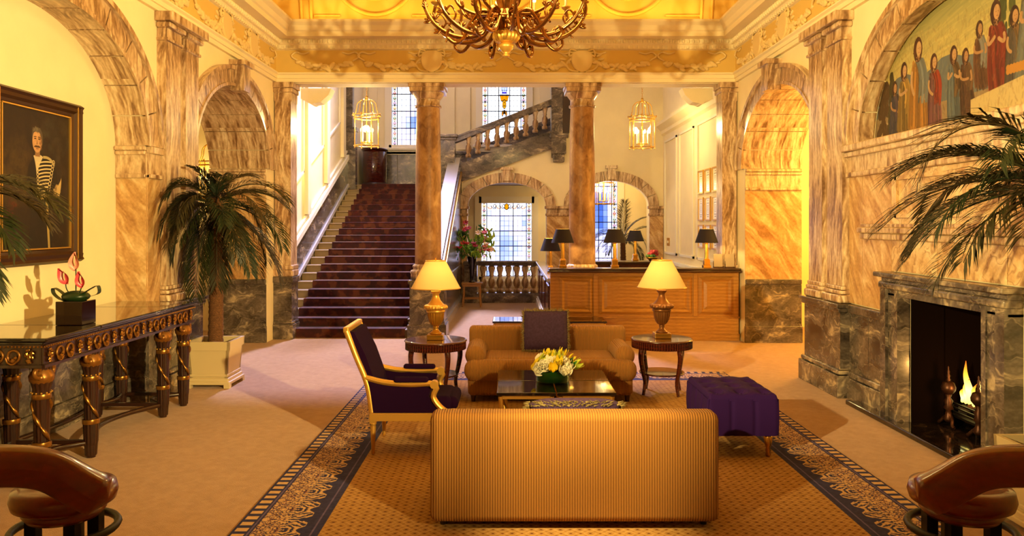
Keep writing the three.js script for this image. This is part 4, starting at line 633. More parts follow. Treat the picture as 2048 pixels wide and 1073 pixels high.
// cushions with fringe
function cushion(label, pos, w, h, rx, ry) {
  const c = thing('cushion', label, 'cushion', pos, undefined, ry);
  const inner = new THREE.Group(); const pad = sgn => surf((u, v) => { const x = (u - 0.5) * 2, y = (v - 0.5) * 2, b = Math.pow(Math.max(0, (1 - x ** 4) * (1 - y ** 4)), 0.5); return [x * w / 2, y * h / 2, sgn * 0.075 * b]; }, 16, 16);
  const g = merge([pad(1), pad(-1)]).rotateX(rx); part('pad', g, M.velvet, c); seed(31); const fr = [];
  const edge = t => { const e = t * 4 % 4, k = Math.floor(e), f = e - k; return [[-1 + 2 * f, -1], [1, -1 + 2 * f], [1 - 2 * f, 1], [-1, 1 - 2 * f]][k]; };
  for (let i = 0; i < 520; i++) { const [x, y] = edge(rnd()), a = Math.atan2(y, x) + rr(-0.9, 0.9), l = rr(0.025, 0.06), px = x * w / 2, py = y * h / 2; fr.push(new THREE.ConeGeometry(0.006, l, 4).rotateZ(a - Math.PI / 2).translate(px + Math.cos(a) * l * 0.35, py + Math.sin(a) * l * 0.35, rr(-0.018, 0.018))); }
  part('fringe', merge(fr).rotateX(rx), M.fringe, c, { kind: 'stuff', label: 'bushy olive and brown fringe' }); return c;
}
cushion('square purple cushion with brown fringe leaning on the corduroy sofa', [0.42, 0.745, 9.12], 0.52, 0.46, -0.22, 0);
cushion('purple fringed cushion seen over the back of the sofa', [0.46, 0.625, 5.62], 0.66, 0.4, 1.0, 0);
// ---------- coffee tables ----------
function coffeeTable(label, pos, nx, nz, u) {
  const t = thing('coffee_table', label, 'coffee table', pos), H = 0.425, gap = 0.012, W = nx * u, D = nz * u;
  for (let i = 0; i < nx; i++) for (let j = 0; j < nz; j++) {
    const cx = -W / 2 + (i + 0.5) * u, cz = -D / 2 + (j + 0.5) * u, s = u - gap;
    part('marble_top', rb(s, 0.032, s, 0.008, cx, H - 0.016, cz), M.black, t);
    part('gilt_frame', [bx(s - 0.06, 0.035, 0.02, cx, H - 0.05, cz + s / 2 - 0.04), bx(s - 0.06, 0.035, 0.02, cx, H - 0.05, cz - s / 2 + 0.04), bx(0.02, 0.035, s - 0.06, cx + s / 2 - 0.04, H - 0.05, cz), bx(0.02, 0.035, s - 0.06, cx - s / 2 + 0.04, H - 0.05, cz)], M.goldleaf, t);
    for (const a of [-1, 1]) for (const b of [-1, 1]) part('leg', taperTube([[cx + a * (s / 2 - 0.035), H - 0.04, cz + b * (s / 2 - 0.035)], [cx + a * (s / 2 - 0.045), H * 0.6, cz + b * (s / 2 - 0.045)], [cx + a * (s / 2 - 0.085), H * 0.25, cz + b * (s / 2 - 0.085)], [cx + a * (s / 2 - 0.1), 0.006, cz + b * (s / 2 - 0.1)]], q => 0.022 - q * 0.009, 10, 7), M.goldleaf, t);
  }
}
coffeeTable('square dark marble coffee table on gilt legs with a flower bowl', [0.43, RUG, 7.71], 2, 2, 0.56);
coffeeTable('long low marble table behind the sofa, before the reception desk', [0.64, 0, 12.8], 3, 1, 0.62);
// ---------- round side tables ----------
function sideTable(label, pos) {
  const t = thing('side_table', label, 'side table', pos, 'round side tables'), R = 0.355, ribs = [];
  part('table_top', lathe([[0, 0.625], [R, 0.625], [R + 0.008, 0.632], [R, 0.645], [R - 0.02, 0.648], [0, 0.648]], 48), M.mahogany, t, { keepUV: false });
  part('apron', cyl(R - 0.015, R - 0.02, 0.085, 48, 0, 0.583, 0), M.mahogany, t); for (let i = 0; i < 72; i++) { const a = i / 72 * TAU; ribs.push(cyl(0.012, 0.012, 0.085, 6, Math.cos(a) * (R - 0.014), 0.583, Math.sin(a) * (R - 0.014))); } part('reeding', ribs, M.mahogany, t, { kind: 'stuff' });
  for (let i = 0; i < 4; i++) { const a = Math.PI / 4 + i * Math.PI / 2 + 0.25, c = Math.cos(a), s = Math.sin(a), f = r => [c * r, s * r]; const P = [[0.3, 0.56], [0.315, 0.45], [0.29, 0.3], [0.255, 0.15], [0.28, 0.006]].map(([r, y]) => [c * r, y, s * r]); part('leg', taperTube(P, q => 0.034 - 0.016 * q, 14, 8), M.mahogany, t); }
  part('shelf', lathe([[0, 0.235], [0.26, 0.235], [0.265, 0.245], [0.26, 0.255], [0, 0.255]], 40), M.mahogany, t); return t;
}
const ST1 = [-0.86, RUG, 8.98], ST2 = [1.78, RUG, 9.09];
const st = sideTable('round reeded mahogany side table between the gilt armchair and sofa', ST1); copyOf(st, 'round reeded mahogany side table between the sofa and tufted ottoman', ST2);
// ---------- table lamps ----------
function profileAt(pts, v) { const f = v * (pts.length - 1), i = Math.min(pts.length - 2, Math.floor(f)); return [lerp(pts[i][0], pts[i + 1][0], f - i), lerp(pts[i][1], pts[i + 1][1], f - i)]; }
const fluted = (pts, n, amp, seg = 96) => surf((u, v) => { const [r, y] = profileAt(pts, v), a = u * TAU, k = r * (1 + amp * (Math.abs(Math.cos(a * n / 2)) - 0.5)); return [Math.cos(a) * k, y, -Math.sin(a) * k]; }, seg, (pts.length - 1) * 2);
M.urn = std({ color: 0xb07c2c, roughness: 0.34, metalness: 0.7 }); M.urnDark = std({ color: 0x7a4e28, roughness: 0.36, metalness: 0.6 });
M.shade = phy({ color: 0xe8c282, roughness: 1, transmission: 0.15, thickness: 0, side: THREE.DoubleSide });
M.bulb = std({ color: 0x000000, emissive: 0xffd890, emissiveIntensity: 3 });
function tableLamp(label, pos, urn) {
  const l = thing('table_lamp', label, 'table lamp', pos);
  part('base', [rb(0.19, 0.062, 0.19, 0.006, 0, 0.031, 0)], M.brass, l);
  part('urn_body', [lathe([[0, 0.062], [0.068, 0.062], [0.07, 0.075], [0.055, 0.085], [0.035, 0.105], [0.026, 0.125], [0.038, 0.14], [0.028, 0.15]], 28), fluted([[0.028, 0.15], [0.055, 0.17], [0.078, 0.21], [0.09, 0.26], [0.095, 0.31]], 18, 0.1)], urn, l);
  part('urn_collar', [lathe([[0.095, 0.31], [0.108, 0.315], [0.11, 0.335], [0.1, 0.34]], 36), fluted([[0.1, 0.34], [0.128, 0.352], [0.136, 0.372], [0.126, 0.392], [0.098, 0.402]], 22, 0.09), lathe([[0.1, 0.4], [0.085, 0.415], [0.056, 0.45], [0.04, 0.49], [0.038, 0.52], [0.055, 0.54], [0.06, 0.552], [0.056, 0.562], [0, 0.564]], 30)], urn === M.urn ? M.goldleaf : M.urnDark, l);
  part('stem', [cyl(0.008, 0.008, 0.3, 8, 0, 0.71, 0), cyl(0.012, 0.004, 0.03, 8, 0, 0.925, 0)], M.brass, l);
  part('lamp_shade', surf((u, v) => { const r = lerp(0.285, 0.115, v), a = u * TAU; return [Math.cos(a) * r, lerp(0.59, 0.91, v), -Math.sin(a) * r]; }, 48, 6), M.shade, l, { keepUV: true });
  part('shade_trim', [torus(0.285, 0.006, 48).rotateX(Math.PI / 2).translate(0, 0.592, 0), torus(0.115, 0.006, 32).rotateX(Math.PI / 2).translate(0, 0.908, 0)], M.goldleaf, l);
  part('bulb', ball(0.035, 12, 0, 0.72, 0), M.bulb, l); pointLight('table_lamp_light', WARM, 1.0, [0, 0.72, 0], 0.03, l);
}
tableLamp('gilt urn lamp with wide cream shade beside the armchair', [ST1[0], ST1[1] + 0.649, ST1[2]], M.urn);
tableLamp('bronze urn lamp with wide cream shade before the reception desk', [ST2[0], ST2[1] + 0.649, ST2[2]], M.urnDark);
// ---------- gilt armchair (faces +x) ----------
{
  const a = thing('armchair', 'gilt framed armchair upholstered in dark purple velvet', 'armchair', [-0.83, RUG, 6.97], undefined, Math.PI / 2), W = 0.62;   // local front +z
  const post = k => [[k * 0.29, 0.36, -0.36], [k * 0.29, 0.6, -0.4], [k * 0.29, 0.85, -0.5], [k * 0.29, 1.06, -0.58]];
  for (const k of [-1, 1]) {
    part('back_post', tube(post(k), 0.026, 16, 8), M.goldleaf, a);
    part('arm', taperTube([[k * 0.29, 0.66, -0.42], [k * 0.3, 0.62, -0.25], [k * 0.31, 0.605, -0.02], [k * 0.31, 0.61, 0.16], [k * 0.31, 0.59, 0.2], [k * 0.31, 0.5, 0.17], [k * 0.31, 0.4, 0.24], [k * 0.3, 0.34, 0.34]], () => 0.026, 36, 8), M.goldleaf, a);
    part('arm_scroll', cyl(0.036, 0.036, 0.056, 16).rotateZ(Math.PI / 2).translate(k * 0.31, 0.605, 0.18), M.goldleaf, a);
    part('arm_pad', rb(0.06, 0.05, 0.3, 0.024, k * 0.31, 0.645, -0.02), M.navy, a);
    part('side_panel', prism([[-0.37, 0.36], [0.28, 0.36], [0.2, 0.42], [0.13, 0.5], [0.15, 0.58], [-0.03, 0.59], [-0.25, 0.61], [-0.4, 0.64]], (z, y, t) => [t, y, z], k * 0.285, k * 0.31), M.navy, a);
  }
  part('top_rail', [rb(0.62, 0.05, 0.05, 0.012, 0, 1.07, -0.582)], M.goldleaf, a);
  part('seat_rail', [bx(W, 0.06, 0.04, 0, 0.32, 0.33), bx(W, 0.06, 0.04, 0, 0.32, -0.36), bx(0.04, 0.06, 0.72, 0.3, 0.32, -0.015), bx(0.04, 0.06, 0.72, -0.3, 0.32, -0.015), bx(W + 0.01, 0.012, 0.71, 0, 0.352, -0.015)], M.goldleaf, a);
  part('back_cushion', [prism([[-0.37, 0.36], [-0.29, 0.4], [-0.33, 0.6], [-0.42, 0.85], [-0.52, 1.05], [-0.6, 1.05], [-0.51, 0.85], [-0.42, 0.6]], (z, y, t) => [t, y, z], -0.27, 0.27)], M.navy, a);
  part('seat_cushion', [rb(0.56, 0.14, 0.66, 0.06, 0, 0.42, 0.0), rb(0.5, 0.12, 0.2, 0.055, 0, 0.42, 0.28)], M.navy, a);
  for (const x of [-1, 1]) for (const z of [-0.35, 0.32]) part('leg', [bx(0.055, 0.06, 0.055, x * 0.29, 0.3, z), lathe([[0, 0], [0.012, 0], [0.018, 0.02], [0.014, 0.03], [0.026, 0.24], [0.02, 0.25], [0.03, 0.262], [0.03, 0.272], [0, 0.272]], 14).translate(x * 0.29, 0, z)], M.goldleaf, a);
}
// ---------- tufted ottoman ----------
{
  const o = thing('ottoman', 'deep buttoned purple velvet ottoman on turned gilt legs', 'ottoman', [1.975, RUG, 6.95]), w = 0.6, d = 0.8; const nb = 3, mb = 4;
  const dent = (u, v) => { let h = 0; for (let i = 0; i < nb; i++) for (let j = 0; j < mb; j++) { const dx = (u - (i + 0.5) / nb) * w, dz = (v - (j + 0.5) / mb) * d; h += Math.exp(-(dx * dx + dz * dz) / 0.0022); } return h; };
  part('top', surf((u, v) => { const x = (u - 0.5) * 2, z = (v - 0.5) * 2, e = Math.pow(clamp(1 - Math.max(Math.abs(x), Math.abs(z)) ** 8), 0.4); return [x * w / 2 * (0.97 + 0.03 * e), 0.485 + 0.075 * e - 0.045 * dent(u, v) - 0.008 * Math.abs(Math.sin(u * nb * Math.PI * 2) * 0), -z * d / 2]; }, 48, 60), M.velvetNavy ?? (M.velvetNavy = phy({ color: 0x2c1050, specularIntensity: 0.3, roughness: 0.85, sheen: 0.04, sheenRoughness: 0.4, sheenColor: new THREE.Color(0.35, 0.28, 0.6) })), o);
  const body = []; for (const [n, ax] of [[6, 'x'], [8, 'z']]) for (const sg of [-1, 1]) body.push(surf((u, v) => { const t = u * 2 - 1, bulge = 0.012 * Math.sin(v * Math.PI) - 0.01 * Math.pow(Math.abs(Math.cos(u * Math.PI * n / 2)), 24); return ax === 'x' ? [t * w / 2, lerp(0.19, 0.5, v), sg * (d / 2 + bulge)] : [sg * (w / 2 + bulge), lerp(0.19, 0.5, v), t * d / 2]; }, 60, 6));
  part('skirt', [body, bx(w - 0.02, 0.02, d - 0.02, 0, 0.2, 0)], M.velvetNavy, o);
  for (let i = 0; i < nb; i++) for (let j = 0; j < mb; j++) part('button', ball(0.012, 8, ((i + 0.5) / nb - 0.5) * w, 0.52, ((j + 0.5) / mb - 0.5) * d), M.velvetNavy, o);
  for (const x of [-1, 1]) for (const z of [-1, 1]) part('leg', lathe([[0, 0], [0.016, 0], [0.024, 0.015], [0.018, 0.035], [0.024, 0.05], [0.018, 0.07], [0.028, 0.1], [0.036, 0.14], [0.038, 0.17], [0.03, 0.19], [0, 0.195]], 18).translate(x * 0.23, 0, z * 0.33), M.brass, o);
}
// ---------- reception desk ----------
{
  const k = thing('reception_desk', 'long panelled oak reception desk with a dark polished counter', 'reception desk', [0, 0, 13.3]);   // local z towards the camera
  const F = 0.05;   // front face
  part('body', [bx(3.22, 1.2, 0.12, 2.3, 0.6, F - 0.06)], M.oak, k);
  part('plinth', [bx(3.24, 0.12, 0.02, 2.3, 0.06, F + 0.01), bx(3.24, 0.03, 0.03, 2.3, 0.4, F + 0.005), bx(0.07, 1.2, 0.02, 0.725, 0.6, F + 0.01)], M.oak, k);
  for (const x of [1.465, 3.165]) part('stile', bx(0.07, 0.72, 0.03, x, 0.78, F + 0.015), M.oak, k);
  const panel = (x0, x1) => { const y0 = 0.45, y1 = 1.1, q = 0.09; const P = (a, z) => [[x0 + a, y0 + a, z], [x1 - a, y0 + a, z], [x1 - a, y1 - a, z], [x0 + a, y1 - a, z]], A = P(0, F + 0.002), B = P(0.05, F + 0.035), C = P(q, F + 0.006), D = P(q + 0.05, F + 0.022); const ring = (U, W) => [0, 1, 2, 3].map(i => { const j = (i + 1) % 4; const g = new THREE.BufferGeometry(); g.setAttribute('position', new THREE.Float32BufferAttribute([...U[i], ...U[j], ...W[j], ...U[i], ...W[j], ...W[i]], 3)); g.computeVertexNormals(); return g; }); const top = new THREE.BufferGeometry(); top.setAttribute('position', new THREE.Float32BufferAttribute([...D[0], ...D[1], ...D[2], ...D[0], ...D[2], ...D[3]], 3)); top.computeVertexNormals(); return [ring(A, B), ring(B, C), ring(C, D), top]; };
  for (const [a, b] of [[0.84, 1.42], [1.52, 3.11], [3.22, 3.82]]) part('front_panel', panel(a, b), M.oak, k);
  part('countertop', [rb(3.26, 0.045, 0.3, 0.02, 2.29, 1.222, 0.04), rb(3.28, 0.03, 0.33, 0.014, 2.28, 1.19, 0.045)], M.darkwood, k, { label: 'dark polished counter top' });
  part('side_body', [bx(0.1, 1.0, 6.0, 0.76, 0.5, -3.06)], M.mahogany, k);
  for (let i = 0; i < 4; i++) part('side_panel', [bx(0.03, 0.72, 1.1, 0.7, 0.6, -0.85 - i * 1.42), bx(0.02, 0.6, 0.95, 0.68, 0.6, -0.85 - i * 1.42)], M.mahogany, k);
  part('side_skirting', [bx(0.06, 0.14, 6.0, 0.68, 0.07, -3.06), bx(0.04, 0.05, 6.0, 0.69, 0.165, -3.06)], M.white, k); part('side_coping', [rb(0.24, 0.06, 6.0, 0.02, 0.76, 1.03, -3.06)], M.polished, k);
}
{
  const k = thing('back_counter', 'dark mahogany back counter behind the reception desk', 'counter', [2.55, 0, 16.9]); part('body', bx(1.5, 1.14, 0.5, 0, 0.57, 0), M.mahogany, k); part('countertop', rb(1.6, 0.05, 0.6, 0.015, 0, 1.165, 0), M.darkwood, k); for (let i = 0; i < 3; i++) part('door', [bx(0.42, 0.9, 0.02, -0.48 + i * 0.48, 0.6, 0.26)], M.mahogany, k); part('plinth', bx(1.52, 0.1, 0.54, 0, 0.05, 0), M.darkwood, k);
}
M.blackShade = std({ color: 0x1a1020, roughness: 0.8, side: THREE.DoubleSide }); M.shadeLining = std({ color: 0xf0d080, roughness: 0.6, side: THREE.DoubleSide });
function deskLamp(label, pos) {
  const l = thing('desk_lamp', label, 'desk lamp', pos, 'brass desk lamps');
  part('base', [rb(0.13, 0.05, 0.13, 0.006, 0, 0.025, 0), rb(0.1, 0.09, 0.1, 0.006, 0, 0.095, 0), rb(0.085, 0.015, 0.085, 0.004, 0, 0.147, 0)], M.brass, l); part('column', [fluted([[0.03, 0.155], [0.03, 0.3], [0.027, 0.41]], 10, 0.12, 60), lathe([[0.027, 0.41], [0.036, 0.42], [0.036, 0.435], [0, 0.436]], 18), cyl(0.006, 0.006, 0.24, 6, 0, 0.55, 0)], M.brass, l);
  const cone = (o) => surf((u, v) => { const r = lerp(0.195, 0.115, v) - o, a = u * TAU; return [Math.cos(a) * r, lerp(0.43, 0.665, v), -Math.sin(a) * r]; }, 40, 4); part('lamp_shade', cone(0), M.blackShade, l, { keepUV: true, label: 'black tapered shade' }); part('shade_lining', cone(0.004), M.shadeLining, l, { keepUV: true });
  part('bulb', ball(0.028, 10, 0, 0.5, 0), M.bulb, l); pointLight('desk_lamp_light', WARM, 1.1, [0, 0.5, 0], 0.03, l); return l;
}
const dl = deskLamp('brass desk lamp with black shade hard against the round column', [0.9, 1.2455, 13.25]);
copyOf(dl, 'brass desk lamp with black shade on the side return of the desk', [0.76, 1.061, 14.55]); copyOf(dl, 'brass desk lamp with black shade at the middle of the counter', [1.79, 1.2455, 13.25]); copyOf(dl, 'brass desk lamp with black shade on the back counter', [2.72, 1.191, 16.85]); copyOf(dl, 'brass desk lamp with black shade beside the brochure stands', [3.36, 1.2455, 13.25]);
for (const [x, lab] of [[3.58, 'grey card stand on the counter beside the desk lamp'], [3.78, 'grey card stand on the counter next to the end pilaster']]) { const c = thing('card_stand', lab, 'card stand', [x, 1.2455, 13.32]); part('card', bx(0.15, 0.22, 0.008, 0, 0.125, 0).rotateX(-0.12), std({ color: 0xb8a488, roughness: 0.7 }), c); part('stand', [bx(0.16, 0.012, 0.09, 0, 0.006, -0.01), bx(0.16, 0.1, 0.006, 0, 0.06, -0.03)], M.mahogany, c); }
// framed pictures on the hall wall
{
  T.print = canvasTex(64, 96, (x, w, h) => { x.fillStyle = '#f2ead6'; x.fillRect(0, 0, w, h); x.strokeStyle = '#5a5040'; x.lineWidth = 2; x.strokeRect(16, 22, 32, 52); x.fillStyle = '#fbf8ee'; x.fillRect(18, 24, 28, 48); x.fillStyle = '#8a8068'; x.fillRect(26, 10, 12, 3); x.fillRect(22, 82, 20, 3); x.fillStyle = '#a89a70'; for (let i = 0; i < 6; i++) x.fillRect(22, 32 + i * 6, 20, 2); });
  const p = thing('framed_print', '', 'framed print', [XR - 0.001, 2.62, 14.86], 'gilt framed prints on the hall wall'); part('frame', [bx(0.03, 0.03, 0.42, -0.015, 0.015, 0), bx(0.03, 0.03, 0.42, -0.015, 0.465, 0), bx(0.03, 0.42, 0.03, -0.015, 0.24, 0.195), bx(0.03, 0.42, 0.03, -0.015, 0.24, -0.195)], M.goldleaf, p); part('print', [new THREE.PlaneGeometry(0.36, 0.42).rotateY(-Math.PI / 2).translate(-0.012, 0.24, 0)], std({ map: T.print, roughness: 0.25 }), p, { keepUV: true });
  const row = ['top', 'middle', 'bottom'], col = ['beside the end pilaster', 'in the middle of its row', 'away from the end pilaster'];
  for (let r = 0; r < 3; r++) for (let c = 0; c < 3; c++) { const lab = `gilt framed print in the ${row[r]} row, ${col[c]}`, at = [XR - 0.001, 2.62 - r * 0.56, 14.86 + c * 0.56]; if (!r && !c) p.userData.label = lab; else copyOf(p, lab, at); }
  const s = thing('light_switch', 'small brass switch plate on the hall wall', 'switch', [XR - 0.001, 1.55, 19.3]); part('plate', rb(0.012, 0.2, 0.3, 0.004, -0.006, 0, 0), M.brass, s); part('toggle', bx(0.02, 0.06, 0.04, -0.02, 0, 0), M.white, s);
}
// ---------- console table ----------
M.carve = std({ color: 0x4a2a14, roughness: 0.32, metalness: 0.35 });
{
  const D0 = 5.8, D1c = 8.62, c = thing('console_table', 'long carved black and gilt console table with a polished marble top', 'console table', [-3.92, 0, (D0 + D1c) / 2]), L = D1c - D0, W = 0.9, hx = W / 2;   // local +x faces the room, +z the camera
  const secs = [[-L / 2, -L / 2 + 0.62], [-L / 2 + 0.62, L / 2 - 0.78], [L / 2 - 0.78, L / 2]];
  for (const [a, b] of secs) part('marble_top', [rb(W, 0.03, b - a - 0.004, 0.012, 0, 1.125, (a + b) / 2), rb(W - 0.05, 0.02, b - a - 0.004, 0.008, 0, 1.1, (a + b) / 2)], M.black, c);
  part('apron', [bx(0.03, 0.16, L - 0.08, hx - 0.06, 1.0, 0), bx(0.03, 0.16, L - 0.08, -hx + 0.04, 1.0, 0), bx(W - 0.12, 0.16, 0.03, 0, 1.0, L / 2 - 0.05), bx(W - 0.12, 0.16, 0.03, 0, 1.0, -L / 2 + 0.05), bx(0.05, 0.022, L - 0.05, hx - 0.05, 0.925, 0), bx(0.05, 0.02, L - 0.05, hx - 0.045, 1.08, 0), bx(W - 0.08, 0.022, 0.05, 0, 0.925, L / 2 - 0.035), bx(W - 0.08, 0.02, 0.05, 0, 1.08, L / 2 - 0.03)], M.darkwood, c);
  const beads = []; for (let z = -L / 2 + 0.04; z < L / 2; z += 0.028) beads.push(new THREE.IcosahedronGeometry(0.009, 0).translate(hx - 0.018, 1.075, z)); for (let x = -hx + 0.05; x < hx - 0.03; x += 0.028) beads.push(new THREE.IcosahedronGeometry(0.009, 0).translate(x, 1.075, L / 2 - 0.003)); part('bead_moulding', beads, M.bronze, c, { kind: 'stuff' });
  // carved scrolls along front and near end
  const ringG = merge([torus(0.045, 0.01, 18, 6), tube([[0.03, -0.035, 0.01], [0.0, -0.06, 0.01], [-0.04, -0.045, 0.01], [-0.055, -0.01, 0.01]], 0.008, 10, 5), new THREE.IcosahedronGeometry(0.02, 0).translate(0, -0.03, 0.01), new THREE.IcosahedronGeometry(0.014, 0).translate(0.02, -0.01, 0.01)]);
  seed(8); const leafG = []; for (let i = 0; i < 15; i++) { const a = rnd() * TAU, r = rr(0, 0.05); leafG.push(new THREE.IcosahedronGeometry(rr(0.01, 0.02), 0).scale(0.8, 1.4, 0.7).rotateZ(a).translate(Math.cos(a) * r * 0.7, Math.sin(a) * r, 0.01)); } const leafM = merge(leafG);
  const scroll = (geo, name, x, z, end) => { const m = part(name, geo.clone(), name === 'leaf_carving' ? M.bronze : M.carveGold ?? (M.carveGold = std({ color: 0x8a5a24, roughness: 0.35, metalness: 0.6 })), c); m.position.set(x, 1.0, z); if (!end) m.rotation.y = Math.PI / 2; };
  for (let i = 0; i < 20; i++) { const z = L / 2 - 0.11 - i * (L - 0.22) / 19; scroll(i % 4 === 0 || i % 4 === 3 ? leafM : ringG, i % 4 === 0 || i % 4 === 3 ? 'leaf_carving' : 'scroll_carving', hx - 0.04, z, false); }
  for (let i = 0; i < 6; i++) { const x = hx - 0.14 - i * 0.125; scroll(i % 3 === 0 ? leafM : ringG, i % 3 === 0 ? 'leaf_carving' : 'scroll_carving', x, L / 2 - 0.03, true); }
  // legs
  const zs = [L / 2 - 0.14, L / 2 - 0.84, -L / 2 + 0.6, -L / 2 + 0.1];
  const legBody = fluted([[0.045, 0.02], [0.05, 0.1], [0.05, 0.11], [0.055, 0.14], [0.06, 0.3], [0.058, 0.31], [0.05, 0.33], [0.055, 0.5], [0.06, 0.66], [0.064, 0.68], [0.058, 0.7], [0.06, 0.74], [0.075, 0.8], [0.08, 0.84], [0.06, 0.88], [0.07, 0.92]], 12, 0.1, 72);
  const bands = [0.31, 0.68].map(y => lathe([[0.058, y - 0.022], [0.068, y - 0.018], [0.068, y + 0.018], [0.058, y + 0.022]], 24));
  const twist = [0, 1].map(k => taperTube(Array.from({ length: 16 }, (_, i) => { const t = i / 15, a = t * 3.2 + k * Math.PI; return [Math.cos(a) * 0.06, 0.34 + t * 0.32, Math.sin(a) * 0.06]; }), q => 0.006 + 0.012 * Math.abs(Math.sin(q * 9)), 36, 5));
  const head = [lathe([[0.05, 0.76], [0.085, 0.8], [0.09, 0.84], [0.06, 0.89]], 18)]; for (const k of [-1, 1]) head.push(torus(0.036, 0.018, 16, 6).rotateY(Math.PI / 2).translate(0.02, 0.87, k * 0.085), ball(0.03, 10, 0.03, 0.83, k * 0.06));
  const headM = merge(head), studs = merge(Array.from({ length: 12 }, (_, i) => new THREE.IcosahedronGeometry(0.008, 0).translate(Math.cos(i / 12 * TAU) * 0.07, 0.71, Math.sin(i / 12 * TAU) * 0.07)));
  for (const z of zs) for (const x of [hx - 0.12, -hx + 0.1]) { const l = part('leg', [legBody.clone(), cyl(0.04, 0.036, 0.03, 16, 0, 0.015, 0)], M.darkwood, c); l.position.set(x, 0, z); for (const q of bands) part('gilt_band', q.clone(), M.bronze, l); for (const q of twist) part('leaf_spiral', q.clone(), M.bronze, l); part('scroll_head', headM.clone(), M.carveGold, l); part('stud_row', studs.clone(), M.goldleaf, l, { kind: 'stuff' }); }
  const X0 = hx - 0.12, X1 = -hx + 0.1; for (let i = 0; i < 3; i++) { const a = zs[i], b = zs[i + 1], m = (a + b) / 2; part('stretcher', tube([[X0, 0.13, a], [X0 - 0.16, 0.13, lerp(a, b, 0.25)], [X0 - 0.22, 0.13, m], [X0 - 0.16, 0.13, lerp(a, b, 0.75)], [X0, 0.13, b]], 0.024, 28, 6), M.darkwood, c); part('stretcher', tube([[X1, 0.13, a], [X1 + 0.08, 0.13, m], [X1, 0.13, b]], 0.022, 20, 6), M.darkwood, c); } for (const z of zs) part('stretcher', bx(W - 0.28, 0.035, 0.035, 0, 0.13, z), M.darkwood, c);
}
// flower pot on the console
{
  const p = thing('flower_arrangement', 'pink anthuriums with looped leaves in a black cube vase', 'flowers', [-3.73, 1.141, 6.66]);
  part('vase', [rb(0.225, 0.2, 0.225, 0.006, 0, 0.1, 0)], phy({ color: 0x14080a, roughness: 0.08, clearcoat: 0.7, clearcoatRoughness: 0.03 }), p);
  const pink = std({ color: 0xd8505c, roughness: 0.35, side: THREE.DoubleSide }), pale = std({ color: 0xe8a090, roughness: 0.35, side: THREE.DoubleSide }), gr = std({ color: 0x1c3014, roughness: 0.35, side: THREE.DoubleSide });
  const bloom = (x, y, z, r, rz, m) => { const g = surf((u, v) => { const t = v, w = r * Math.sin(Math.PI * Math.pow(t, 0.7)) * 0.62, k = (u - 0.5) * 2; return [k * w, (t - 0.4) * r * 2.1, 0.03 * k * k + 0.02 * t]; }, 8, 12); g.rotateZ(rz); g.translate(x, y, z); const b = part('bloom', g, m, p); part('spadix', [tube([[x, y - 0.02, z + 0.015], [x, y + 0.02, z + 0.03], [x, y + r * 0.8, z + 0.02]], 0.008, 8, 6)], M.cream, b); part('stem', tube([[0, 0.2, 0], [x * 0.8, (y + 0.2) / 2, z], [x, y - r * 0.6, z]], 0.005, 10, 5), gr, p); };
  bloom(0.0, 0.52, 0.0, 0.078, -0.1, pale); bloom(-0.055, 0.4, 0.06, 0.072, 0.45, pink); bloom(0.08, 0.37, 0.05, 0.068, 0.12, pink);
  part('leaf_bowl', [ball(0.1, 18).scale(1.15, 0.5, 1).translate(0, 0.235, 0)], gr, p); const strap = pts => { const cv = new THREE.CatmullRomCurve3(pts.map(q => V(...q))); return surf((u, v) => { const q = cv.getPoint(u); return [q.x, q.y, q.z + (v - 0.5) * 0.06]; }, 20, 2); };
  part('looped_leaf', strap([[0.05, 0.24, 0.04], [0.16, 0.31, 0.04], [0.21, 0.33, 0.04], [0.22, 0.27, 0.04], [0.15, 0.24, 0.04], [0.05, 0.21, 0.04]]), gr, p); part('looped_leaf', strap([[-0.04, 0.22, 0.04], [-0.12, 0.29, 0.04], [-0.17, 0.31, 0.04], [-0.17, 0.27, 0.04], [-0.12, 0.22, 0.04], [-0.07, 0.2, 0.04]]), gr, p);
}
// ---------- planters and palms ----------
function planter(label, pos) {
  const p = thing('planter', label, 'planter', pos, 'cream wooden planters'), t = 0.03; const wall = (h0, h1, w0, w1) => [[1, 0], [-1, 0], [0, 1], [0, -1]].map(([x, z]) => prism([[-w0 / 2, h0], [w0 / 2, h0], [w1 / 2, h1], [-w1 / 2, h1]], (a, y, q) => { const w = lerp(w0, w1, (y - h0) / (h1 - h0)) / 2 - q; return x ? [x * w, y, a] : [a, y, z * w]; }, 0, t));
  part('body', wall(0.12, 0.46, 0.45, 0.5), M.cream, p); part('rim', [wall(0.46, 0.565, 0.53, 0.54)], M.cream, p); part('base_moulding', [rb(0.5, 0.05, 0.5, 0.012, 0, 0.095, 0), rb(0.54, 0.04, 0.54, 0.01, 0, 0.06, 0), rb(0.47, 0.03, 0.47, 0.008, 0, 0.15, 0)], M.cream, p);
  for (const x of [-1, 1]) for (const z of [-1, 1]) part('foot', bx(0.07, 0.045, 0.07, x * 0.235, 0.0225, z * 0.235), M.cream, p); part('soil', bx(0.45, 0.03, 0.45, 0, 0.48, 0), M.soil, p); return p;
}
const pl = planter('cream wooden planter beside the carved console table', [-3.67, 0, 9.66]); copyOf(pl, 'cream wooden planter behind the mahogany handrail near the hearth', [3.57, 0, 5.02]); copyOf(pl, 'cream wooden planter past the near end of the console', [-3.8, 0, 5.0]);
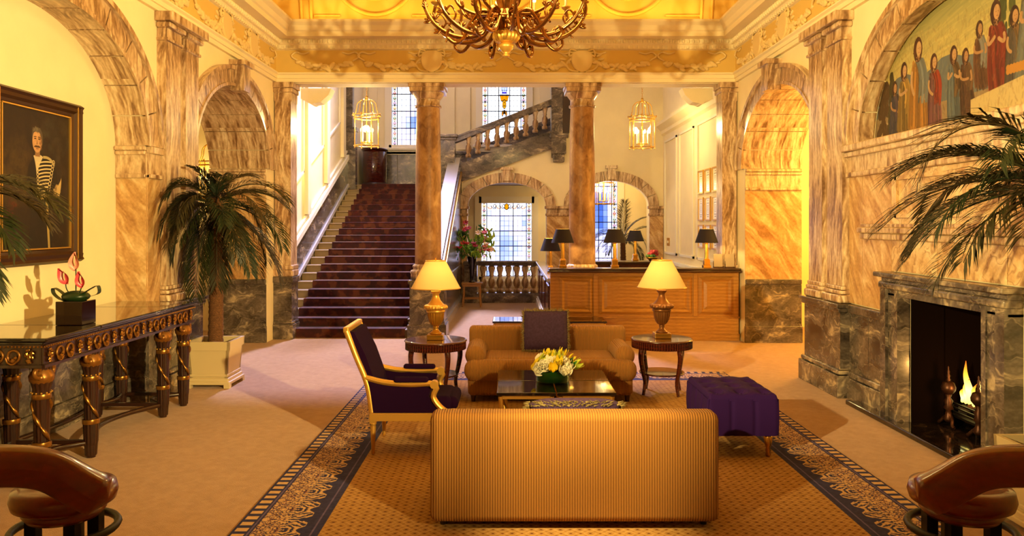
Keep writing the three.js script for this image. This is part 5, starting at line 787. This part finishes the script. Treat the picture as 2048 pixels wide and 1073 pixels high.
function frondGeo(az, e0, len, droop, s, lo = -9, hi = 9) {
  const fit = g => { const a = g.attributes.position; for (let i = 0; i < a.count; i++) { const x = a.getX(i); if (x < lo) a.setX(i, lo - 0.2 * (1 - Math.exp((x - lo) / 0.3))); else if (x > hi) a.setX(i, hi + 0.2 * (1 - Math.exp((hi - x) / 0.3))); } g.computeVertexNormals(); return g; };
  seed(s); const pos = [], pts = []; let p = V(0, 0, 0), N = 18; const A = az * Math.PI / 180, H = V(Math.cos(A), 0, Math.sin(A)), twist = rr(-0.25, 0.25);
  for (let i = 0; i <= N; i++) { const t = i / N, e = (e0 - droop * Math.pow(t, 1.15)) * Math.PI / 180, d = H.clone().multiplyScalar(Math.cos(e)).add(V(0, Math.sin(e), 0)); pts.push({ p: p.clone(), d }); p = p.clone().addScaledVector(d, len / N); H.applyAxisAngle(V(0, 1, 0), twist / N); }
  const tri = (a, b, c) => pos.push(a.x, a.y, a.z, b.x, b.y, b.z, c.x, c.y, c.z), n = 56;
  for (let i = 0; i < n; i++) for (const k of [-1, 1]) {
    const t = lerp(0.14, 0.99, (i + rnd() * 0.5) / n), f = t * N, j = Math.min(N - 1, Math.floor(f)), o = pts[j].p.clone().lerp(pts[j + 1].p, f - j), T0 = pts[j].d, B = T0.clone().cross(V(0, 1, 0)).normalize(), U = B.clone().cross(T0);
    const L = len * 0.33 * Math.pow(Math.sin(Math.PI * clamp(0.12 + t * 0.8)), 0.7) * rr(0.8, 1.1), dir = T0.clone().multiplyScalar(0.85 + t * 0.4).addScaledVector(B, k * 0.75 * rr(0.75, 1.1)).addScaledVector(U, rr(0.05, 0.3)).normalize(), dir2 = dir.clone().add(V(0, -0.45, 0)).normalize(), wd = dir.clone().cross(U).normalize().multiplyScalar(0.0075), m = o.clone().addScaledVector(dir, L * 0.5), tip = m.clone().addScaledVector(dir2, L * 0.5);
    const a = m.clone().add(wd), b = m.clone().sub(wd).addScaledVector(U, 0.004); tri(o, a, b); tri(a, tip, b);
  }
  const g = new THREE.BufferGeometry(); g.setAttribute('position', new THREE.Float32BufferAttribute(pos, 3)); g.computeVertexNormals();
  return [fit(g), fit(taperTube(pts.filter((_, i) => i % 3 === 0).map(q => q.p), q => 0.011 * (1 - q * 0.8), 18, 5))];
}
function palm(label, pos, trunkH, list, s, lo, hi, scale = 1) {
  const p = thing('potted_palm', label, 'palm', pos);
  part('trunk', [taperTube([[0, 0, 0], [0.015, trunkH * 0.5, 0.01], [0, trunkH, 0]], q => 0.085 - 0.025 * q + 0.012 * Math.abs(Math.sin(q * 60)), 60, 14), ball(0.1, 14, 0, trunkH, 0)], M.bark, p);
  seed(s); const sc = []; for (let i = 0; i < 90; i++) { const a = i * 2.4, y = 0.02 + i / 90 * (trunkH - 0.04); sc.push(new THREE.ConeGeometry(0.022, 0.07, 4).rotateX(0.5).translate(0, y, 0.075 - 0.02 * i / 90).rotateY(a)); } part('trunk_scales', sc, M.bark, p, { kind: 'stuff' });
  list.forEach(([az, e, l, d], i) => { const f = part('frond', frondGeo(az, e, l * scale, d, s + i * 7, lo, hi), M.frond[(i * 3 + s) % 4], p); f.position.y = trunkH; });
}
const L1 = []; { seed(404); for (const q of [[120, 80, 0.7, 80], [60, 62, 0.85, 90], [10, 48, 1.1, 105], [200, 66, 0.8, 100], [300, 70, 0.8, 90], [250, 60, 0.9, 100]]) L1.push(q); for (const q of [[112, 40, 1.2, 100], [124, 18, 1.25, 85], [106, 4, 1.2, 70], [132, 48, 1.1, 100], [98, 26, 1.15, 90]]) L1.push(q); for (let i = 0; i < 10; i++) L1.push([i * 36 + rr(-12, 12), rr(18, 38), rr(0.95, 1.15), rr(85, 115)]); for (let i = 0; i < 11; i++) L1.push([i * 33 + 15 + rr(-12, 12), rr(-10, 12), rr(0.95, 1.2), rr(62, 88)]); for (let i = 0; i < 10; i++) L1.push([i * 36 + rr(-12, 12), rr(-45, -25), rr(1.1, 1.4), rr(38, 54)]); }
palm('potted palm with shaggy trunk in front of the marble arch', [-3.67, 0.495, 9.66], 1.74, L1, 11, -0.14);
palm('potted palm whose fronds hang before the fireplace wall', [3.57, 0.495, 5.02], 1.72, [[172, 72, 1.35, 160], [150, 60, 1.1, 120], [182, 38, 1.2, 80], [200, 45, 1.1, 90], [186, 18, 1.22, 72], [168, 22, 1.1, 88], [150, 8, 1.15, 75], [195, 2, 1.1, 68], [130, 20, 1.1, 85], [210, 10, 1.05, 80], [175, -10, 1.1, 60], [110, 40, 1, 90], [70, 40, 1, 90], [20, 50, 0.9, 90], [330, 50, 0.9, 90], [280, 40, 1, 90], [240, 30, 1.1, 90]], 23, -9, 0.12);
palm('potted palm whose fronds brush past the portrait frame', [-3.8, 0.495, 5.0], 1.6, [[0, 40, 1.0, 95], [15, 20, 0.85, 95], [-20, 35, 0.85, 100], [60, 40, 1, 100], [100, 40, 1, 90], [150, 50, 0.9, 90], [200, 50, 0.9, 90], [250, 60, 0.8, 90], [300, 45, 0.9, 100], [5, -20, 0.8, 60]], 37, -0.06);
palm('tall palm in the window bay behind the reception desk', [3.1, 0, 21.3], 1.55, [[0, 70, 0.95, 60], [180, 55, 1.0, 130], [200, 40, 1, 110], [20, 45, 1.1, 60], [160, 25, 1, 100], [350, 20, 1, 90], [90, 40, 0.9, 100], [130, 15, 1, 90], [60, 0, 0.95, 80], [180, 0, 1.0, 80], [90, 85, 1.1, 20]], 53, -9, 0.6);
// ---------- vase table at the back ----------
{
  const t = thing('stool_table', 'small square wooden table under the flower vase', 'table', [-0.92, 0, 18.75]); part('table_top', rb(0.5, 0.035, 0.4, 0.01, 0, 0.565, 0), M.oak, t); part('apron', [bx(0.44, 0.06, 0.02, 0, 0.52, 0.17), bx(0.44, 0.06, 0.02, 0, 0.52, -0.17), bx(0.02, 0.06, 0.34, 0.21, 0.52, 0), bx(0.02, 0.06, 0.34, -0.21, 0.52, 0)], M.oak, t);
  for (const x of [-1, 1]) for (const z of [-1, 1]) part('leg', taperTube([[x * 0.19, 0.55, z * 0.15], [x * 0.195, 0.3, z * 0.155], [x * 0.22, 0, z * 0.17]], () => 0.022, 8, 8), M.oak, t); part('stretcher', [bx(0.38, 0.025, 0.02, 0, 0.2, 0.155), bx(0.38, 0.025, 0.02, 0, 0.2, -0.155)], M.oak, t);
  const v = thing('flower_vase', 'black trumpet vase of red and green flowers', 'vase', [-0.92, 0.583, 18.75]); part('vase', lathe([[0, 0], [0.07, 0], [0.075, 0.02], [0.04, 0.05], [0.05, 0.2], [0.085, 0.45], [0.12, 0.62], [0.1, 0.615], [0.04, 0.2]], 24), phy({ color: 0x16090c, roughness: 0.15, clearcoat: 0.5 }), v);
  seed(66); const gm = [0x6aa030, 0xa8c840, 0x44702c].map(c => std({ color: c, roughness: 0.6, side: THREE.DoubleSide })), rm = [0xd03848, 0xe88a94, 0xa83040, 0xf0d0b0].map(c => std({ color: c, roughness: 0.6, side: THREE.DoubleSide }));
  for (let i = 0; i < 34; i++) { const a = rnd() * TAU, r = rr(0.1, 0.46), y = 0.6 + rr(0.1, 0.75) * (1.1 - r), x = Math.cos(a) * r, z = Math.sin(a) * r * 0.7, leaf = []; for (let k = 0; k < 7; k++) leaf.push(new THREE.SphereGeometry(0.07, 6, 4).scale(0.35, 1, 0.12).rotateZ(rr(-1.4, 1.4)).rotateY(rr(0, 6)).translate(x + rr(-0.09, 0.09), y + rr(-0.09, 0.09), z + rr(-0.06, 0.06))); leaf.push(tube([[0, 0.58, 0], [x * 0.5, (y + 0.6) / 2, z * 0.5], [x, y, z]], 0.005, 6, 4)); part('leaf_sprig', leaf, gm[i % 3], v); }
  for (let i = 0; i < 26; i++) { const a = rnd() * TAU, r = rr(0.1, 0.48), y = 0.62 + rr(0.1, 0.85) * (1.05 - r), x = Math.cos(a) * r, z = Math.abs(Math.sin(a)) * r * 0.8, f = []; for (let k = 0; k < 6; k++) f.push(new THREE.SphereGeometry(0.045, 6, 4).scale(0.5, 1, 0.25).translate(0, 0.035, 0).rotateX(0.9).rotateY(k / 6 * TAU)); part('blossom', merge(f).rotateX(rr(0, 1.2)).translate(x, y, z), rm[i % 4], v); }
  v.children.forEach(c => { if (c.name !== 'vase') { c.scale.set(1.2, 1.12, 1.2); c.position.y = -0.07; } });
  const b = thing('flower_bowl', 'low bowl of dark red flowers on the back counter', 'flowers', [3.1, 1.191, 16.9]); part('bowl', lathe([[0, 0], [0.06, 0], [0.13, 0.06], [0.14, 0.08], [0.12, 0.07]], 20), M.brass, b); for (let i = 0; i < 14; i++) part('blossom', new THREE.IcosahedronGeometry(0.045, 1).translate(Math.cos(i * 2.4) * 0.03 * Math.sqrt(i), 0.1 + 0.05 * (i % 3), Math.sin(i * 2.4) * 0.03 * Math.sqrt(i)), i % 3 ? rm[2] : gm[2], b);
}
// ---------- flower bowl on the coffee table ----------
{
  const b = thing('flower_centrepiece', 'round glass bowl of white and yellow flowers on the coffee table', 'flowers', [0.42, 0.4395, 7.66]); part('glass_bowl', lathe([[0, 0.002], [0.15, 0.002], [0.165, 0.01], [0.168, 0.14], [0.16, 0.14], [0.157, 0.012], [0, 0.01]], 40), phy({ color: 0xd8f0d8, roughness: 0.03, transmission: 1, thickness: 0, ior: 1.45 }), b);
  const gl = std({ color: 0x1c4a14, roughness: 0.5, side: THREE.DoubleSide }), g2 = std({ color: 0x3c7a1c, roughness: 0.5, side: THREE.DoubleSide }), wh = std({ color: 0xf8f2dc, roughness: 0.6, side: THREE.DoubleSide }), ye = std({ color: 0xe8cc28, roughness: 0.6, side: THREE.DoubleSide }), yg = std({ color: 0xc8d040, roughness: 0.6, side: THREE.DoubleSide });
  part('leaf_lining', lathe([[0, 0.014], [0.148, 0.014], [0.152, 0.12], [0.14, 0.12]], 30), gl, b);
  const petal = (w, l, curl) => surf((u, v) => { const k = (u - 0.5) * 2, ww = w * Math.sin(Math.PI * Math.pow(v, 0.65) * 0.94 + 0.1); return [k * ww, v * l * Math.cos(curl * v), Math.sin(curl * v) * l * v + 0.25 * w * k * k]; }, 5, 6);
  const rose = r => { const l = []; for (let ring = 0; ring < 4; ring++) for (let k = 0; k < 5; k++) l.push(petal(r * 0.5, r * (0.75 + ring * 0.12), -0.2 - ring * 0.1).rotateX(0.12 + ring * 0.3).translate(0, 0, r * 0.12 * ring).rotateY(k / 5 * TAU + ring * 0.6)); return merge(l); }, lily = r => merge(Array.from({ length: 6 }, (_, k) => petal(r * 0.26, r * 1.15, -0.5).rotateX(0.85).rotateY(k / 6 * TAU)));
  const roseG = rose(0.07), lilyG = lily(0.105); seed(17);
  const put = (geo, name, m, a, r, y, tilt) => { const q = part(name, geo.clone(), m, b); q.position.set(Math.cos(a) * r, y, Math.sin(a) * r); q.rotation.set(Math.sin(a) * tilt, a, -Math.cos(a) * tilt); };
  for (let i = 0; i < 26; i++) { const a = i * 2.4, r = Math.sqrt(i / 26) * 0.22, y = 0.215 - r * r * 2.2 + rr(0, 0.03); put(i % 2 ? lilyG : roseG, i % 2 ? 'lily' : 'rose', i % 2 ? (i % 3 ? ye : yg) : (i % 5 === 0 ? yg : wh), a, r, y, r * 5.5); }
  for (let i = 0; i < 16; i++) { const a = i * 0.4 + 0.1; put(petal(0.03, 0.12, -0.6).rotateX(0.9), 'leaf', i % 2 ? gl : g2, a, 0.11 + rr(0, 0.06), 0.13 + rr(-0.01, 0.03), 0.7); }
}
// ---------- chandelier ----------
{
  const c = thing('chandelier', 'ornate bronze chandelier with scrolling leafy arms', 'chandelier', [-0.04, 3.72, 8.0]);
  M.chand = std({ color: 0x9a6a3a, roughness: 0.18, metalness: 0.95 });
  part('finial', [merge([lathe([[0, 0], [0.02, 0.005], [0.03, 0.02], [0.015, 0.035], [0.03, 0.05], [0.055, 0.09], [0.06, 0.12], [0.04, 0.13]], 24), fluted([[0.04, 0.13], [0.08, 0.145], [0.1, 0.18], [0.1, 0.22], [0.075, 0.25], [0.05, 0.26]], 20, 0.12)]).scale(1.35, 1.1, 1.35)], M.goldleaf, c);
  part('body', lathe([[0.05, 0.26], [0.08, 0.28], [0.11, 0.33], [0.16, 0.37], [0.18, 0.4], [0.12, 0.43], [0.08, 0.5], [0.11, 0.6], [0.13, 0.7], [0.07, 0.8], [0.05, 1.0], [0.09, 1.1], [0.04, 1.2], [0.03, 2.5]], 32), M.chand, c);
  part('ceiling_rose', lathe([[0.03, 3.1], [0.1, 3.13], [0.2, 3.175], [0, 3.178]], 24), M.goldleaf, c); part('rod', cyl(0.014, 0.014, 0.7, 8, 0, 2.8, 0), M.chand, c);
  const leaf = (s) => merge(Array.from({ length: 5 }, (_, i) => new THREE.SphereGeometry(0.03, 6, 4).scale(0.45, 1.2, 0.25).translate(0, 0.03, 0).rotateZ((i - 2) * 0.55)));
  const mkArm = (R, y0, low, top, r) => [[0.1, y0, 0], [R * 0.35, low + 0.02, 0], [R * 0.62, low, 0], [R * 0.88, lerp(low, top, 0.3), 0], [R, lerp(low, top, 0.75), 0], [R * 0.98, top, 0]];
  const outer = merge([taperTube(mkArm(0.84, 0.46, 0.2, 0.62), q => 0.027 - 0.009 * q, 40, 8), tube([[0.7, 0.22, 0], [0.62, 0.34, 0], [0.68, 0.42, 0], [0.73, 0.36, 0], [0.69, 0.33, 0]], 0.01, 20, 6), ...[[0.77, 0.34], [0.83, 0.48], [0.4, 0.24]].map(([x, y], i) => leaf().scale(1.2, 1.2, 1.2).rotateZ(-0.6 + i * 0.3).rotateY(i).translate(x, y, 0))]);
  const inner = merge([taperTube([[0.09, 0.42, 0], [0.26, 0.46, 0], [0.38, 0.32, 0], [0.45, 0.17, 0], [0.54, 0.11, 0], [0.62, 0.17, 0], [0.6, 0.25, 0], [0.55, 0.22, 0]], q => 0.024 - 0.009 * q, 34, 8), taperTube([[0.1, 0.45, 0], [0.3, 0.42, 0], [0.5, 0.5, 0], [0.58, 0.72, 0], [0.55, 0.95, 0]], q => 0.018 - 0.005 * q, 26, 7), ...[[0.36, 0.36], [0.45, 0.47], [0.54, 0.6]].map(([x, y], i) => leaf().rotateZ(0.5 - i * 0.5).rotateY(i * 1.3).translate(x, y, 0))]);
  const cup = (R, y) => merge([lathe([[0, y], [0.03, y + 0.01], [0.05, y + 0.03], [0.055, y + 0.04], [0.02, y + 0.045]], 14).translate(R, 0, 0)]), candle = (R, y) => cyl(0.014, 0.014, 0.12, 10, R, y + 0.1, 0), bulbG = (R, y) => ball(0.022, 8, R, y + 0.18, 0);
  M.candleGlow = std({ color: 0x000000, emissive: 0xffd890, emissiveIntensity: 4 });
  for (let i = 0; i < 12; i++) { const a = i / 12 * TAU + 0.13, m = part('arm', outer.clone(), M.chand, c); m.rotation.y = a; part('drip_cup', cup(0.82, 0.62), M.goldleaf, m); part('candle', candle(0.82, 0.62), M.cream, m); part('candle_bulb', bulbG(0.82, 0.62), M.candleGlow, m); }
  for (let i = 0; i < 8; i++) { const a = i / 8 * TAU + 0.3, m = part('inner_arm', inner.clone(), M.chand, c); m.rotation.y = a; part('drip_cup', cup(0.55, 0.95), M.goldleaf, m); part('candle', candle(0.55, 0.95), M.cream, m); part('candle_bulb', bulbG(0.55, 0.95), M.candleGlow, m); }
  pointLight('chandelier_light', WARM, 14, [-0.04, 4.95, -8], 0.55);
}
// ---------- hanging lanterns ----------
function lantern(label, pos, chain, power, scale = 1) {
  const l = thing('hanging_lantern', label, 'lantern', pos, 'brass hanging lanterns'), R = 0.26, n = 8, P = (r, y, i) => [Math.cos(i / n * TAU + 0.2) * r, y, Math.sin(i / n * TAU + 0.2) * r];
  part('frame', [torus(R, 0.011, 32, 6).rotateX(Math.PI / 2).translate(0, 0.03, 0), torus(R, 0.013, 32, 6).rotateX(Math.PI / 2).translate(0, 0.6, 0), torus(R + 0.03, 0.012, 32, 6).rotateX(Math.PI / 2).translate(0, 0.66, 0), ...Array.from({ length: n }, (_, i) => tube([P(R, 0.0, i), P(R, 0.3, i), P(R, 0.66, i)], 0.009, 4, 6)), ...Array.from({ length: n }, (_, i) => ball(0.018, 8, ...P(R + 0.03, 0.68, i))), ...Array.from({ length: n }, (_, i) => ball(0.014, 8, ...P(R, 0.0, i)))], M.brass, l);
  part('crown', [0, 1, 2, 3, 4, 5].map(i => { const a = i / 6 * TAU, p = (r, y) => [Math.cos(a) * r, y, Math.sin(a) * r]; return tube([p(0.25, 0.66), p(0.21, 0.78), p(0.19, 0.9), p(0.12, 0.97), p(0.02, 1.0)], 0.009, 14, 6); }).concat([lathe([[0, 0.97], [0.03, 0.98], [0.02, 1.03], [0.035, 1.05], [0, 1.08]], 12)]), M.brass, l);
  for (let i = 0; i < n; i++) { const a = P(R - 0.004, 0.04, i), b = P(R - 0.004, 0.04, i + 1); part('glass_pane', surf((u, v) => [lerp(a[0], b[0], u), 0.04 + v * 0.55, lerp(a[2], b[2], u)], 1, 1), M.glass, l, { keepUV: true }); }
  part('candle_ring', [torus(0.12, 0.008, 20, 5).rotateX(Math.PI / 2).translate(0, 0.1, 0), cyl(0.01, 0.01, 0.9, 8, 0, 0.52, 0), bx(0.24, 0.01, 0.01, 0, 0.1, 0), bx(0.01, 0.01, 0.24, 0, 0.1, 0), bx(0.5, 0.008, 0.008, 0, 0.03, 0), bx(0.008, 0.008, 0.5, 0, 0.03, 0)], M.brass, l);
  for (let i = 0; i < 5; i++) { const a = i / 5 * TAU, x = Math.cos(a) * 0.12, z = Math.sin(a) * 0.12; part('candle', cyl(0.016, 0.016, 0.2, 10, x, 0.2, z), M.candleWax ?? (M.candleWax = std({ color: 0xf6e8c0, roughness: 0.6 })), l); part('candle_bulb', ball(0.03, 10).scale(0.8, 1.5, 0.8).translate(x, 0.35, z), M.candleGlow, l); }
  const links = []; for (let y = 1.08; y < chain; y += 0.05) links.push(torus(0.017, 0.005, 10, 5).scale(0.7, 1.5, 1).rotateY((Math.round(y / 0.05) % 2) * Math.PI / 2).translate(0, y, 0)); part('chain', links, M.brass, l, { kind: 'stuff' });
  pointLight('lantern_light', WARM, power, [0, 0.44, 0], 0.08, l); return l;
}
lantern('brass hanging lantern over the red carpeted staircase', [-2.96, 3.58, 16.0], 7.3, 20); lantern('brass hanging lantern above the reception desk', [2.78, 3.58, 16.3], 7.3, 10); lantern('dark hanging lantern in the window bay above the desk', [2.55, 2.52, 21.1], 1.45, 5); lantern('brass hanging lantern in the passage behind the palm', [-5.2, 2.42, 13.6], 2.25, 5);
pointLight('passage_light_right', GOLD, 34, [6.1, 3.2, -12.4], 0.2);
{
  const w = thing('pendant_globe', 'brass pendant globe in the yellow passage', 'pendant', [6.1, 3.05, 12.4]); part('globe', ball(0.16, 18, 0, 0.15, 0), std({ color: 0xfff0c0, emissive: 0xffd070, emissiveIntensity: 2 }), w); part('rod', cyl(0.01, 0.01, 1.34, 8, 0, 0.98, 0), M.brass, w);
}
{
  const l = thing('bay_ceiling_lamp', 'flush ceiling lamp inside the window bay behind the rear arch', 'ceiling lamp', [1.2, 3.28, 20.75]); part('dish', lathe([[0.0, 0.0], [0.1, 0.02], [0.14, 0.07], [0.15, 0.1], [0, 0.1]], 24), M.bulb, l); part('rim', torus(0.15, 0.012, 24, 6).rotateX(Math.PI / 2).translate(0, 0.1, 0), M.brass, l); part('stem', cyl(0.012, 0.012, 0.25, 8, 0, 0.22, 0), M.brass, l);
  pointLight('bay_ceiling_lamp_light', new THREE.Color(1, 0.82, 0.5), 6, [1.2, 3.2, -20.75], 0.08);
}
// ---------- mahogany handrails beside the camera ----------
M.railwood = phy({ map: woodTex([0.5, 1.6], [84, 14, 6], [128, 34, 12], true), roughness: 0.3, clearcoat: 0.55, clearcoatRoughness: 0.05 });
function handrail(label, sgn, x0) {
  const h = thing('stair_handrail', label, 'handrail', [x0, 0, 2.75]), s = sgn;   // local x: s * outward
  const pts = [[0.272, 1.105, 0.235], [0.2, 1.155, 0.26], [0.12, 1.225, 0.31], [0.03, 1.268, 0.41], [-0.08, 1.29, 0.56], [-0.27, 1.3, 0.85], [-0.5, 1.3, 1.2]].map(([x, y, z]) => V(-s * x, y, z)), cv = new THREE.CatmullRomCurve3(pts), prof = Array.from({ length: 25 }, (_, i) => { const a = i / 24 * TAU; return [0.055 * Math.sign(Math.cos(a)) * Math.pow(Math.abs(Math.cos(a)), 0.6), 0.062 * Math.sign(Math.sin(a)) * Math.pow(Math.abs(Math.sin(a)), 0.75) - (Math.abs(Math.sin(a * 2)) > 0.9 && Math.sin(a) < 0 ? 0.006 : 0)]; });
  const sweep = surf((u, v) => { const t = cv.getTangentAt(u), p = cv.getPointAt(u), side = V(0, 1, 0).cross(t).normalize(), up = t.clone().cross(side), [a, b] = prof[Math.round(v * 24)], k = u < 0.02 ? 0.2 + Math.sqrt(u / 0.02) * 0.8 : 1; return [p.x + side.x * a * k + up.x * b * k, p.y + side.y * a * k + up.y * b * k, p.z + side.z * a * k + up.z * b * k]; }, 60, 24);
  part('rail', sweep, M.railwood, h); part('volute_cap', [lathe([[0, 1.0], [0.14, 1.0], [0.165, 1.015], [0.172, 1.04], [0.165, 1.07], [0.13, 1.085], [0, 1.09]], 40), lathe([[0.0, 0.965], [0.12, 0.965], [0.135, 0.985], [0.12, 1.0]], 36)], M.railwood, h, { round: 0.16 });
  for (const [x, z] of [[-0.1, 0.02], [0.06, 0.06], [-0.01, -0.09], [0.1, -0.02]]) part('iron_post', bx(0.04, 0.97, 0.04, -s * x, 0.485, z), M.iron, h);
  part('iron_rail', [tube([V(-s * 0.16, 0.9, 0.12), V(s * 0.0, 0.91, 0.18), V(s * 0.2, 0.95, 0.24), V(s * 0.45, 0.96, 0.38), V(s * 0.75, 0.97, 0.6)], 0.022, 24, 8), torus(0.17, 0.014, 30, 6).rotateX(Math.PI / 2).translate(0, 0.92, 0)], M.iron, h);
  for (let i = 0; i < 4; i++) part('iron_scroll', [tube([V(s * (0.05 + i * 0.16), 0.88, 0.2 + i * 0.09), V(s * (0.1 + i * 0.16), 0.8, 0.22 + i * 0.09), V(s * (0.16 + i * 0.16), 0.82, 0.25 + i * 0.09), V(s * (0.14 + i * 0.16), 0.87, 0.24 + i * 0.09)], 0.018, 16, 6), bx(0.035, 0.92, 0.035, s * (0.2 + i * 0.16), 0.46, 0.24 + i * 0.09)], M.iron, h);
}
handrail('polished mahogany handrail ending in a volute on the portrait side', -1, -1.58); handrail('polished mahogany handrail ending in a volute on the fireplace side', 1, 1.6);
// ---------- the two lamps on stands that throw the hard shadows ----------
function standLamp(label, x, y, d, tx, ty, td, power, ang, color, pen = 0.6) {
  const l = thing('stand_lamp', label, 'floor lamp', [x, 0, d]); part('pole', cyl(0.015, 0.015, y - 0.1, 10, 0, (y - 0.1) / 2 + 0.02, 0), M.iron, l); for (let i = 0; i < 3; i++) part('leg', tube([[0, 0.5, 0], [Math.cos(i * 2.1) * 0.2, 0.25, Math.sin(i * 2.1) * 0.2], [Math.cos(i * 2.1) * 0.4, 0.01, Math.sin(i * 2.1) * 0.4]], 0.01, 6, 6), M.iron, l);
  const dir = V(tx - x, ty - y, -(td - d)).normalize(), hd = new THREE.Group(); hd.name = 'lamp_head'; hd.position.set(0, y, 0); hd.quaternion.setFromUnitVectors(V(0, 0, 1), dir); l.add(hd); part('reflector', surf((u, v) => { const r = 0.05 + 0.11 * Math.sqrt(v), a = u * TAU; return [Math.cos(a) * r, Math.sin(a) * r, -0.14 + v * 0.16]; }, 24, 8), M.iron, hd); part('lamp_glow', cyl(0.06, 0.06, 0.02, 20).rotateX(Math.PI / 2).translate(0, 0, -0.09), M.bulb, hd);
  const s = new THREE.SpotLight(color, power, 0, ang, pen, 2); s.name = 'stand_lamp_light'; s.position.set(x + dir.x * 0.06, y + dir.y * 0.06, -d + dir.z * 0.06); s.target.position.set(tx, ty, -td); s.castShadow = true; s.shadow.radius = 3; scene.add(s, s.target);
}
standLamp('lamp on a tripod stand lighting the portrait wall', 3.1, 2.75, 0.6, -4.0, 2.9, 8.6, 380, 0.52, WARM);
standLamp('lamp on a tripod stand lighting the fireplace wall', -2.9, 2.9, 0.9, 3.9, 3.1, 8.6, 400, 0.5, WARM);
{
  const c = thing('ceiling_spotlight', 'small brass ceiling spotlight over the sofa with the plain back', 'spotlight', [1.1, 6.55, 1.6]); part('canister', [cyl(0.07, 0.08, 0.2, 20, 0, 0.1, 0), cyl(0.012, 0.012, 0.15, 8, 0, 0.27, 0)], M.brass, c); part('lamp_glow', cyl(0.06, 0.06, 0.01, 20, 0, -0.006, 0), M.bulb, c);
  const s = new THREE.SpotLight(WARM, 380, 0, 0.12, 1, 2); s.name = 'ceiling_spotlight_light'; s.position.set(1.1, 6.5, -1.6); s.target.position.set(0.5, 0.3, -5.05); s.castShadow = true; s.shadow.radius = 3; scene.add(s, s.target);
}
renderer.render(scene, camera);
